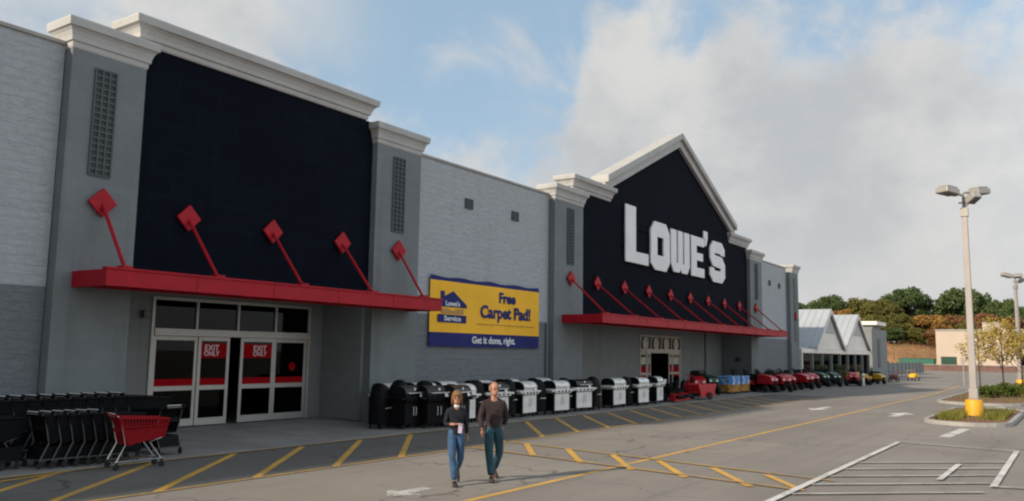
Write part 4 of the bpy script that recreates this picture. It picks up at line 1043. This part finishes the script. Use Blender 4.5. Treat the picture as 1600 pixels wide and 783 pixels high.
# young trees in the island
def young_tree(seed, h, leafm, n_cl, n_per, bare=False):
    rng_ = np.random.default_rng(seed); random.seed(seed)
    t = thing('young_tree', 'young tree', 'tree')
    q = MB(); q.tube([(0, 0, -.1), (.03, .02, h * .4), (.0, .05, h * .95)], [.055, .045, .012], 8); tr = q.build('trunk', M['wood'], t, smooth=True)
    q = MB(); tips = []
    for k in range(20):
        z0 = h * (.30 + .55 * k / 20); a = k * 2.4; ln = (h * .34) * (1 - .55 * k / 20) * random.uniform(.7, 1.15)
        e = (math.cos(a) * ln * .72, math.sin(a) * ln * .72, z0 + ln * .75); mid = (math.cos(a) * ln * .4, math.sin(a) * ln * .4, z0 + ln * .3)
        q.tube([(0, 0.03, z0), mid, e], [.022, .014, .006], 5); tips.append((e, mid))
        for s in (-.6, .6):
            e2 = (e[0] * .75 + math.cos(a + s) * ln * .25, e[1] * .75 + math.sin(a + s) * ln * .25, e[2] + ln * .1); q.tube([mid, e2], [.010, .004], 4); tips.append((e2, mid))
    q.build('branch', M['wood'], tr, smooth=True)
    cs = [tuple(np.array(a) * (1 - f) + np.array(b) * f + rng_.normal(size=3) * .08) for a, b in tips for f in (.0, .35)][:n_cl]
    q = MB(); leaf_cloud(q, cs, n_per, .30, .055, rng_, 1.0)
    me = bpy.data.meshes.new('crown'); me.from_pydata(q.v, [], q.f); me.materials.append(leafm); o = bpy.data.objects.new('crown', me); COL.objects.link(o); o.parent = t
    return t
YT = 'young trees in the far island'
place(young_tree(31, 4.7, M['leaf_yellow'], 90, 12), (61.5, 5.45, .1), 1.0, 'thin half bare young tree standing right behind the near lamp post', YT)
place(young_tree(32, 5.0, M['leaf_yellow'], 120, 15), (63.6, 4.3, .1), .4, 'fullest young yellow tree right of the near lamp post', YT)
place(young_tree(33, 4.4, M['leaf_yellow'], 120, 12), (67.0, 3.4, .1), 2.2, 'smaller young yellow tree farthest right, beside the second lamp post', YT)
def shrub(seed, r, leafm, lb, loc):
    rng_ = np.random.default_rng(seed); t = thing('shrub', lb, 'shrub', loc, 0, 'low shrubs in the far island')
    cs = [(rng_.normal() * r * .6, rng_.normal() * r * .6, r * (.35 + .5 * rng_.random())) for _ in range(16)]
    q = MB(); leaf_cloud(q, cs, 60, r * .5, .06, rng_)
    me = bpy.data.meshes.new('foliage'); me.from_pydata(q.v, [], q.f); me.materials.append(leafm); o = bpy.data.objects.new('foliage', me); COL.objects.link(o); o.parent = t
    q = MB()
    for c in cs[:7]: q.tube([(0, 0, -.05), (c[0] * .9, c[1] * .9, c[2])], [.02, .006], 5)
    q.build('stem', M['wood'], t)
shrub(41, .62, M['shrub'], 'low green shrub left of the tree trunks in the far island', (56.5, 4.6, .1))
shrub(42, .75, M['shrub'], 'low green shrub under the yellow tree in the far island', (58.5, 3.6, .1))
shrub(43, .6, M['leaf_olive'], 'olive shrub nearest the second yellow lamp base', (62.5, 3.2, .1))
# thin post beside the far lane
t = thing('marker_post', 'thin white marker post standing beyond the near lamp, left of its pole', 'post', (82.9, 8.6, 0))
q = MB(); q.tube([(0, 0, 0), (0, 0, 2.4)], .05, 8); q.build('post', M['pole'], t); q = MB(); q.box(-.02, .02, -.2, .2, 1.9, 2.35); q.build('plate', M['pole'], t)
t = thing('bollard', 'white bollard at the end of the red mower line', 'bollard', (73.9, 15.05, 0))
q = MB(); q.lathe([(.02, 0), (.11, 0), (.11, .95), (.08, 1.03), (.02, 1.05)], (0, 0, 0), 14); q.build('post', M['lamp_white'], t, smooth=True); q = MB(); q.lathe([(.112, .7), (.116, .7), (.116, .8), (.112, .8)], (0, 0, 0), 14); q.build('band', M['kerb'], t)

# ------------------------------------------------------------------ garden centre beyond the store
GC = thing('garden_shed', 'open fronted garden shed with two pale metal gable roofs and cream gables', 'building', (72.7, 18.5, 0))
def gable_roof(x0, x1, zr, ze, depth, parent):
    xm = (x0 + x1) / 2
    q = MB(); q.prism([(x0 + .25, ze), (x1 - .25, ze), (xm, zr - .12)], .12, .30); gb_ = q.build('gable', M['gable'], parent); q = MB(); q.prism([(x0 + .25, ze), (x1 - .25, ze), (xm, zr - .12)], depth - .3, depth - .12); q.build('gable', M['gable'], parent)
    q = MB(); zc = ze + (zr - ze) * .42; hw = (x1 - x0) / 2 * .50; q.prism([(xm - hw, zc), (xm + hw, zc), (xm, zr - .42)], .06, .115); q.build('gable_vent', M['gable_grey'], gb_)
    q = MB(); tck = .14
    for s in (0, 1):
        xa = x0 if s == 0 else x1; xx = xm - .003 if s == 0 else xm + .003
        q.prism([(xa, ze), (xx, zr), (xx, zr + tck), (xa, ze + tck)], -.18, depth)
        for k in range(int(depth / .6)):
            y = -.15 + k * .6; d = Vector((xx - xa, zr - ze)).normalized(); n_ = Vector((-d.y, d.x)) if s == 0 else Vector((d.y, -d.x))
            q.prism([(xa, ze + tck), (xx, zr + tck), (xx, zr + tck + .05), (xa, ze + tck + .05)], y, y + .05)
    r_ = q.build('roof', M['metal_roof'], parent)
    q = MB(); q.prism([(x0, ze - .22), (xm - .004, zr - .22), (xm - .004, zr - .004), (x0, ze - .004)], -.21, -.13); q.prism([(xm + .004, zr - .22), (x1, ze - .22), (x1, ze - .004), (xm + .004, zr - .004)], -.21, -.13); q.build('fascia', M['gable'], r_)
gable_roof(0, 10.4, 6.45, 3.0, 16, GC); gable_roof(10.45, 22.0, 6.45, 3.0, 16, GC)
g = MB(); g.box(-4.2, 0.1, .5, 16, 2.95, 3.1); g.build('side_roof', M['metal_roof'], GC)
g = MB(); g.box(-4.2, 22.0, 0, .28, 2.62, 2.98); g.build('beam', M['gable'], GC)
for k in range(9):
    x = -3.9 + k * 3.2; q = MB(); q.box(x - .11, x + .11, .03, .25, 0, 2.618); q.box(x - .16, x + .16, -.02, .30, 0, .25); q.build('post', M['tower_grey'] if k else M['gable'], GC)
g = MB(); g.box(-4.2, 22, 15.6, 15.9, 0, 3.0); g.build('back_wall', M['dark_int'], GC)
g = MB(); g.box(-4.2, 22, 4.5, 4.7, 0, 2.6); g.build('added_dark_wall', M['dark_int'], GC)  # dark wall added close in to deepen the shade under the roofs
g = MB(); g.box(21.75, 21.98, .30, 15.5, 0, 2.61); g.build('added_dark_end', M['dark_int'], GC)  # dark end added so the shaded space under the roofs stays dark
g = MB(); g.box(-4.2, 22, 3.4, 3.45, 1.9, 2.9); g.build('added_dark_screen', M['mower_green'], GC)  # dark screen added behind the posts, also standing in for deep shade
def rack(loc, lb, seed, lm_):
    rng_ = np.random.default_rng(seed); t = thing('plant_rack', lb, 'plant rack', loc, 0, 'plant racks in the garden shed')
    q = MB()
    for z in (.35, 1.0): q.box(-1.2, 1.2, -.4, .4, z, z + .05)
    for sx in (-1.15, 1.15):
        for sy in (-.36, .36): q.box(sx - .03, sx + .03, sy - .03, sy + .03, 0, 1.6)
    q.build('frame', M['wood'], t)
    q = MB(); cs = [(rng_.uniform(-1, 1), rng_.uniform(-.3, .3), z + .25 + .2 * rng_.random()) for z in (.35, 1.0) for _ in range(14)]; leaf_cloud(q, cs, 26, .26, .07, rng_)
    me = bpy.data.meshes.new('plants'); me.from_pydata(q.v, [], q.f); me.materials.append(lm_); o = bpy.data.objects.new('plants', me); COL.objects.link(o); o.parent = t
for k, (x, y, lm_, lb) in enumerate(((73.4, 18.2, M['leaf_dark'], 'rack of dark plants standing out in front of the left gable'), (81.0, 18.6, M['leaf_dark'], 'dark plant rack in front of the post between the gables'), (86.0, 19.2, M['leaf_rust'], 'rack of rust coloured plants under the right gable'), (71.0, 19.6, M['leaf_dark'], 'rack of dark plants at the left end of the garden shed'), (75.0, 19.7, M['leaf_rust'], 'rack of reddish plants under the left gable'), (78.6, 19.7, M['leaf_dark'], 'rack of dark green plants under the left gable, farther from the store'),
        (83.5, 19.6, M['leaf_olive'], 'rack of olive plants between the two gables'), (88.5, 19.6, M['leaf_dark'], 'rack of dark green plants under the right gable'), (92.5, 19.4, M['leaf_yellow'], 'rack of yellow flowers at the right end of the garden shed'))):
    rack((x, y, .004), lb, 60 + k, lm_)
TW = thing('grey_tower', 'grey block tower with a flat pale cap at the end of the garden shed', 'building', (98.4, 19, 0))
q = MB(); q.box(0, 8.5, 0, 5, 0, 5.5); q.build('wall', M['tower_grey'], TW); q = MB(); q.box(1.2, 6.5, -.35, 5.3, 5.95, 6.35); q.build('cap', M['gable'], TW); q = MB(); q.box(1.6, 6.1, .2, 4.5, 5.502, 5.95); q.build('neck', M['tower_grey'], TW)
q = MB(); q.box(3, 4.4, -.04, -.003, 1.2, 4.4); q.build('louvre', M['grille'], TW)
# fence behind the yard
FN = thing('yard_fence', 'grey mesh yard fence running from the grey tower towards the bank', 'fence', (107, 20, 0))
q = MB(); q.box(0, 34, 0, .03, .15, 1.7); q.build('mesh_panel', M['tower_grey'], FN)
for k in range(12): q = MB(); q.box(k * 3.05 - .05, k * 3.05 + .05, -.04, .08, 0, 1.9); q.build('post', M['grille'], FN)

# lumber and plant carts standing in the lane
def platform_cart(paint, load, lb, loc, rz):
    t = thing('platform_cart', lb, 'cart', loc, rz, 'flat carts by the garden shed')
    q = MB(); q.box(-.8, .8, -.42, .42, .26, .33); q.build('deck', M['wood'], t)
    q = MB(); q.tube([(-.78, -.36, .33), (-.82, -.36, 1.05), (-.82, .36, 1.05), (-.78, .36, .33)], .022, 6); q.build('handle', paint, t, smooth=True)
    for x in (-.6, .6):
        for y in (-.34, .34): q = MB(); q.lathe([(.02, -.03), (.12, -.03), (.12, .03), (.02, .03)], (x, y, .12), 12, 'Y'); q.box(x - .03, x + .03, y - .01, y + .01, .2, .259); q.build('wheel', M['rubber'], t)
    q = MB()
    for k in range(3): q.box(-.55 + .4 * k, -.2 + .4 * k, -.3, .3, .334, .62 + .12 * (k % 2))
    q.build('load', load, t, bevel=.04)
platform_cart(M['mower_red'], M['brick'], 'flat cart with reddish load beyond the yellow mowers', (88.3, 15.2, 0), R(20))
platform_cart(M['mower_yellow'], M['banner_y'], 'flat cart with yellow bags, the farther of the two', (96.0, 14.6, 0), R(-10))
def pallet_stack(lb, loc, m_, rz=0):
    t = thing('bag_pallet', lb, 'pallet', loc, rz, 'pallets of bagged soil by the garden shed')
    q = MB()
    for k in range(3): q.box(-.6 + .5 * k, -.4 + .5 * k - .0, -.5, .5, 0, .09)
    q.box(-.62, .62, -.52, .52, .091, .13); q.build('pallet_base', M['wood'], t)
    q = MB()
    for z in range(5):
        for k in range(2): q.box(-.58 + .59 * k + random.uniform(-.02, .02), -.02 + .59 * k, -.5, .5, .134 + z * .16, .134 + z * .16 + .15)
    q.build('bags', m_, t, bevel=.05)
pallet_stack('pallet of dark bags at the garden shed front, left gable', (77.2, 18.0, 0), M['black']); pallet_stack('pallet of yellow bags between the gables of the garden shed', (83.6, 17.9, 0), M['mower_yellow']); pallet_stack('pallet of brown bags under the right gable of the garden shed', (87.2, 17.8, 0), M['brick'])
pallet_stack('pallet of dark bags at the right end of the garden shed', (92.4, 17.6, 0), M['mower_green'])

# cream building far behind
CB = thing('cream_building', 'long cream commercial building with a stepped parapet beyond the car park', 'building', (188, 24.2, 0))
q = MB(); q.box(0, 30, -70, 0, -.2, 7.85); q.build('wall', M['cream_wall'], CB)
q = MB(); q.box(-.3, 3, -12.2, -8.4, 0, 9.3); q.build('parapet', M['cream_wall'], CB)
q = MB(); q.box(-.12, 30.1, -70.1, -12.4, 7.853, 8.15); q.box(-.12, 30.1, -8.2, .1, 7.853, 8.15); q.box(-.42, 3.1, -12.3, -8.3, 9.303, 9.55); q.build('coping', M['kerb'], CB)
q = MB(); q.box(-.06, -.003, -3.6, -.8, 0, 2.7); q.build('loading_door', M['mower_green'], CB)
for k in range(9): q = MB(); q.box(-.05, -.003, -17.5 - k * 5.5, -14.2 - k * 5.5, .6, 2.9); q.build('window', M['glass'], CB)
q = MB(); q.lathe([(.1, 0), (1.6, 0), (2.4, .9), (2.5, 1.1), (.1, .4)], (14, -17, 9.2), 18); q.tube([(14, -17, 7.85), (14, -17, 9.3)], .2, 8); q.build('rooftop_dish', M['tower_grey'], CB, smooth=True)
DP = thing('dumpster', 'green dumpster left of the cream building corner', 'dumpster', (183, 27.0, 0))
q = MB(); q.prism([(-3.0, .3), (3.0, .3), (3.2, 2.2), (-3.2, 2.2)], -1.6, 1.6, 'YZ'); q.build('bin_body', M['dump_green'], DP, bevel=.05)
q = MB(); q.box(-1.65, 1.65, -3.25, 3.25, 2.203, 2.3); q.build('lid', M['mower_green'], DP)
for y in (-2.5, 2.5): q = MB(); q.box(-1.2, 1.2, y - .2, y + .2, 0, .299); q.build('skid', M['black'], DP)
BW = thing('brick_wall', 'low dark red brick wall in front of the cream building', 'wall', (178, 26.8, 0))
q = MB(); q.box(0, .4, -26, 0, 0, 1.1); q.build('brickwork', M['brick'], BW); q = MB(); q.box(-.06, .46, -26.1, .1, 1.103, 1.2); q.build('coping', M['kerb'], BW)

# ------------------------------------------------------------------ people
def skin_mesh(name, verts, edges, radii, root, levels=2):
    me = bpy.data.meshes.new(name); me.from_pydata(verts, edges, []); o = bpy.data.objects.new(name, me); COL.objects.link(o)
    sk = o.modifiers.new('skin', 'SKIN'); sk.use_smooth_shade = True; sk.branch_smoothing = .3
    sv = me.skin_vertices[0].data
    for i, r in enumerate(radii):
        sv[i].radius = r if isinstance(r, tuple) else (r, r); sv[i].use_root = (i == root); sv[i].use_loose = False
    ss = o.modifiers.new('sub', 'SUBSURF'); ss.levels = levels; ss.render_levels = levels
    dg = bpy.context.evaluated_depsgraph_get(); dg.update()
    out_ = bpy.data.meshes.new_from_object(o.evaluated_get(dg)); bpy.data.objects.remove(o)
    return out_
def join_meshes(name, parts, mats, parent):
    bm = bmesh.new()
    for me, mi in parts:
        n0 = len(bm.faces); bm.from_mesh(me); bm.faces.ensure_lookup_table()
        for f in bm.faces[n0:]: f.material_index = mi; f.smooth = True
    me = bpy.data.meshes.new(name); bm.to_mesh(me); bm.free()
    for x in mats: me.materials.append(x)
    o = bpy.data.objects.new(name, me); COL.objects.link(o); o.parent = parent; return o
def ellipsoid(c, r, n=12, rot=None):
    bm = bmesh.new(); mx = Matrix.Translation(c) @ (rot or Matrix.Identity(4)) @ Matrix.Diagonal((r[0], r[1], r[2], 1))
    bmesh.ops.create_uvsphere(bm, u_segments=n + 4, v_segments=n, radius=1, matrix=mx); me = bpy.data.meshes.new('e'); bm.to_mesh(me); bm.free(); return me
def hand_parts(wrist, d, palm_n, thumb_side, curl):
    """palm and five fingers as skinned chains; d: along the hand, palm_n: towards the palm, thumb_side: towards the thumb"""
    d = Vector(d).normalized(); p = Vector(palm_n); p = (p - d * p.dot(d)).normalized(); s = Vector(thumb_side); s = (s - d * s.dot(d) - p * s.dot(p)).normalized(); w_ = Vector(wrist)
    vs = [w_, w_ + d * .045, w_ + d * .085]; es = [(0, 1), (1, 2)]; rr = [(.024, .018), (.036, .016), (.038, .014)]
    for k, (off, ln) in enumerate(((.030, .070), (.010, .078), (-.010, .072), (-.030, .056))):
        b = w_ + d * .08 + s * off; a1 = curl * .6; a2 = curl * 1.3
        m1 = b + (d * math.cos(a1) + p * math.sin(a1)) * ln * .5; m2 = m1 + (d * math.cos(a2) + p * math.sin(a2)) * ln * .5
        i = len(vs); vs += [b, m1, m2]; es += [(1, i), (i, i + 1), (i + 1, i + 2)]; rr += [.010, .009, .007]
    b = w_ + d * .03 + s * .034; t1 = b + (d * .6 + s * .6 + p * .3).normalized() * .035; t2 = t1 + (d * .85 + s * .15 + p * .5).normalized() * .03
    i = len(vs); vs += [b, t1, t2]; es += [(0, i), (i, i + 1), (i + 1, i + 2)]; rr += [.013, .011, .008]
    return skin_mesh('hand', [tuple(v) for v in vs], es, rr, 1, 1)
def person(label, loc, rz, H, J, look, woman):
    """J: joints in metres for a 1.75 m figure facing -Y; scaled to H"""
    t = thing('person', label, 'person', loc, rz, 'people walking across the drive'); s = H / 1.75; t.scale = (s, s, s)
    V = lambda k: Vector(J[k])
    # one continuous body under the clothes
    names = ['pelvis', 'waist', 'chest', 'neck0', 'neck1', 'shL', 'elL', 'wrL', 'shR', 'elR', 'wrR', 'hipL', 'knL', 'anL', 'toL', 'hipR', 'knR', 'anR', 'toR']
    ed = [('pelvis', 'waist'), ('waist', 'chest'), ('chest', 'neck0'), ('neck0', 'neck1'), ('chest', 'shL'), ('shL', 'elL'), ('elL', 'wrL'), ('chest', 'shR'), ('shR', 'elR'), ('elR', 'wrR'), ('pelvis', 'hipL'), ('hipL', 'knL'), ('knL', 'anL'), ('anL', 'toL'), ('pelvis', 'hipR'), ('hipR', 'knR'), ('knR', 'anR'), ('anR', 'toR')]
    ix = {n: i for i, n in enumerate(names)}
    f = .88 if woman else 1.0
    rad = {'pelvis': (.11, .08), 'waist': (.095 * f, .07), 'chest': (.11 * f, .075), 'neck0': .058 * f, 'neck1': .060 * f, 'shL': .035 * f, 'shR': .035 * f, 'elL': .03 * f, 'elR': .03 * f, 'wrL': .026, 'wrR': .026, 'hipL': .08, 'hipR': .08, 'knL': .052, 'knR': .052, 'anL': .022, 'anR': .022, 'toL': .012, 'toR': .012}
    body = skin_mesh('body', [J[n] for n in names], [(ix[a], ix[b]) for a, b in ed], [rad[n] for n in names], 0)
    hc = V('head'); rot = Matrix.Rotation(look[0], 4, 'Z') @ Matrix.Rotation(look[1], 4, 'X')
    hm = Matrix.Translation(hc) @ rot
    P_ = lambda x, y, z: hm @ Vector((x * 1.09, y * 1.09, z * 1.09))
    parts = [(body, 0), (ellipsoid(P_(0, .01, .02), (.081, .102, .116), 14, rot), 0), (ellipsoid(P_(0, -.022, -.045), (.062, .072, .072), 12, rot), 0)]
    nose = skin_mesh('n', [tuple(P_(0, -.08, .02)), tuple(P_(0, -.102, -.018)), tuple(P_(0, -.085, -.03))], [(0, 1), (1, 2)], [.010, .014, .011], 0, 1)
    parts.append((nose, 0))
    for sx in (-1, 1):
        parts.append((ellipsoid(P_(sx * .076, .012, .0), (.012, .022, .032), 8, rot), 0))
        parts.append((ellipsoid(P_(sx * .030, -.080, .018), (.013, .008, .008), 8, rot), 1))
        parts.append((ellipsoid(P_(sx * .030, -.084, .038), (.018, .006, .005), 8, rot), 1))
    parts.append((ellipsoid(P_(0, -.083, -.058), (.024, .008, .008), 8, rot), 2))
    for sd, ln in (('L', 1), ('R', -1)):
        hd = J['hand' + sd]; parts.append((hand_parts(J['wr' + sd], hd[0], hd[1], hd[2], hd[3]), 0))
    join_meshes('body', parts, [M['skin'], M['eye'], M['lip']], t)
    # hair
    if woman:
        hp = [ellipsoid(P_(0, .022, .045), (.098, .110, .104), 16, rot), ellipsoid(P_(0, .062, -.035), (.090, .068, .115), 12, rot), ellipsoid(P_(.012, -.040, .082), (.080, .062, .045), 12, rot)]
        for sx in (-1, 1): hp += [ellipsoid(P_(sx * .078, .010, -.03), (.022, .055, .105), 10, rot)]
        join_meshes('hair', [(h_, 0) for h_ in hp], [M['hair_b']], t)
    else:
        hp = [ellipsoid(P_(0, .050, .022), (.086, .070, .080), 12, rot)]
        for sx in (-1, 1): hp.append(ellipsoid(P_(sx * .070, .020, .030), (.016, .06, .048), 10, rot))
        join_meshes('hair', [(h_, 0) for h_ in hp], [M['hair_g']], t)
    # shirt
    nm = ['hem', 'waist', 'chest', 'neck0', 'shL', 'mL', 'elL', 'cuL', 'shR', 'mR', 'elR', 'cuR']
    Q = {n: Vector(J[n]) for n in ('waist', 'chest', 'neck0', 'shL', 'elL', 'shR', 'elR')}
    Q['hem'] = V('pelvis') + Vector((0, .0, -.05))
    for s_ in 'LR':
        Q['m' + s_] = V('sh' + s_).lerp(V('el' + s_), .5); Q['cu' + s_] = V('el' + s_).lerp(V('wr' + s_), .93 if not woman or s_ == 'L' else .55)
    Q['neck0'] = V('neck0') + Vector((0, 0, .025))
    ed = [('hem', 'waist'), ('waist', 'chest'), ('chest', 'neck0'), ('chest', 'shL'), ('shL', 'mL'), ('mL', 'elL'), ('elL', 'cuL'), ('chest', 'shR'), ('shR', 'mR'), ('mR', 'elR'), ('elR', 'cuR')]
    g_ = .86 if woman else 1.05
    rad = {'hem': (.180 * (.95 if woman else 1), .145), 'waist': (.158 * g_, .126), 'chest': (.165 * g_, .130), 'neck0': .080 * g_, 'shL': .072 * g_, 'shR': .072 * g_, 'mL': .064 * g_, 'mR': .064 * g_, 'elL': .056 * g_, 'elR': .056 * g_, 'cuL': .043 * g_, 'cuR': .043 * g_}
    ix = {n: i for i, n in enumerate(nm)}
    sm_ = skin_mesh('shirt', [tuple(Q[n]) for n in nm], [(ix[a], ix[b]) for a, b in ed], [rad[n] for n in nm], 1)
    join_meshes('shirt', [(sm_, 0)], [M['knit_navy'] if woman else M['plum']], t)
    cm_ = ellipsoid(tuple(V('neck0') + Vector((0, -.040, -.012))), (.056, .050, .034), 10, Matrix.Rotation(R(25), 4, 'X'))
    
    if woman: join_meshes('collar', [(cm_, 0)], [M['white_cloth']], t)
    # trousers
    nm = ['belt', 'pelvis', 'hipL', 'thL', 'knL', 'shnL', 'cfL', 'hipR', 'thR', 'knR', 'shnR', 'cfR']
    Q = {n: V(n) for n in ('pelvis', 'hipL', 'knL', 'hipR', 'knR')}; Q['belt'] = V('pelvis').lerp(V('waist'), .85)
    for s_ in 'LR':
        Q['th' + s_] = V('hip' + s_).lerp(V('kn' + s_), .5); Q['shn' + s_] = V('kn' + s_).lerp(V('an' + s_), .5); Q['cf' + s_] = V('kn' + s_).lerp(V('an' + s_), .97)
    ed = [('belt', 'pelvis')] + [x for s_ in 'LR' for x in (('pelvis', 'hip' + s_), ('hip' + s_, 'th' + s_), ('th' + s_, 'kn' + s_), ('kn' + s_, 'shn' + s_), ('shn' + s_, 'cf' + s_))]
    w2 = .92 if woman else 1.02
    rad = {'belt': (.142 * w2, .112), 'pelvis': (.155 * w2, .122)}
    for s_ in 'LR': rad.update({'hip' + s_: .105 * w2, 'th' + s_: .094 * w2, 'kn' + s_: .076 * w2, 'shn' + s_: .072 * w2, 'cf' + s_: .070 * w2})
    ix = {n: i for i, n in enumerate(nm)}
    tm = skin_mesh('jeans', [tuple(Q[n]) for n in nm], [(ix[a], ix[b]) for a, b in ed], [rad[n] for n in nm], 1)
    join_meshes('jeans', [(tm, 0)], [M['denim_b'] if woman else M['denim_t']], t)
    for s_ in 'LR':
        a, b = V('an' + s_), V('to' + s_); hl = a + (a - b).normalized() * .03; hl.z = (a.z + b.z) / 2 - .01
        d = (b - a); d.z = 0; 
        shm = skin_mesh('shoe', [tuple(a + Vector((0, 0, .0))), tuple(a.lerp(b, .15) - Vector((0, 0, .035))), tuple(b), tuple(b + d.normalized() * .045)], [(0, 1), (1, 2), (2, 3)], [(.046, .05), (.046, .045), (.046, .034), (.034, .026)], 1)
        sole = ellipsoid(tuple(a.lerp(b, .55) - Vector((0, 0, .050))), (.046, .145, .022), 12, Matrix.Rotation(math.atan2(d.x, -d.y), 4, 'Z') @ Matrix.Rotation(math.atan2(b.z - (a.z - .065), max(.05, d.length)) * -1.0, 4, 'X'))
        join_meshes('shoe', [(shm, 0), (sole, 0)], [M['shoe_bk'] if woman else M['shoe_br']], t)
    return t
# the figures face -Y; +X is their left hand
JM = dict(pelvis=(0, 0, .94), waist=(0, .01, 1.10), chest=(0, .01, 1.33), neck0=(0, .01, 1.475), neck1=(0, -.005, 1.545), head=(0, -.025, 1.615),
          shL=(.165, .02, 1.385), elL=(.25, .10, 1.11), wrL=(.20, .15, .95), shR=(-.165, .0, 1.385), elR=(-.245, .02, 1.11), wrR=(-.225, -.10, .90),
          handL=((-.2, .1, -1), (-1, .2, 0), (0, -1, 0), .9), handR=((.02, -.15, -1), (1, .2, 0), (0, -1, -.1), .55),
          hipL=(.085, 0, .90), knL=(.12, .02, .49), anL=(.06, .27, .16), toL=(.09, .16, .05), hipR=(-.085, 0, .90), knR=(-.10, -.17, .50), anR=(-.06, -.25, .09), toR=(-.07, -.39, .045))
person('balding man in a dark plum shirt and teal jeans walking across the drive', (12.83, 9.1, 0), R(-46), 1.78, JM, (R(14), R(4)), False)
JW = dict(pelvis=(0, 0, .94), waist=(0, .0, 1.10), chest=(0, .0, 1.32), neck0=(0, 0, 1.46), neck1=(0, -.01, 1.53), head=(0, -.04, 1.59),
          shL=(.148, .02, 1.37), elL=(.215, .08, 1.11), wrL=(.225, .03, .90), shR=(-.148, .0, 1.37), elR=(-.20, .02, 1.11), wrR=(-.05, -.19, 1.12),
          handL=((.0, -.1, -1), (-1, 0, 0), (0, -1, 0), .6), handR=((.75, -.35, .15), (0, -.3, -1), (0, -.6, .8), 1.1),
          hipL=(.08, 0, .90), knL=(.10, -.02, .49), anL=(.11, .33, .25), toL=(.115, .27, .11), hipR=(-.08, 0, .90), knR=(-.08, -.13, .50), anR=(-.05, -.20, .09), toR=(-.05, -.34, .045))
wm = person('blonde woman in a black top and blue jeans, right arm bent in front', (11.95, 9.3, 0), R(-40), 1.66, JW, (R(-12), R(12)), True)
RC = thing('receipt', 'small pinkish receipt held in the hand of the blonde woman', 'receipt', wm.location)
mx = wm.matrix_basis.copy() if False else (Matrix.Translation(wm.location) @ Matrix.Rotation(R(-40), 4, 'Z') @ Matrix.Scale(1.66 / 1.75, 4))
RC.location = mx @ Vector((.03, -.265, 1.11)); RC.rotation_euler = (R(-15), R(8), R(-40))
q = MB(); q.box(-.035, .035, -.003, .0, -.14, .03); q.build('paper', M['paper'], RC)
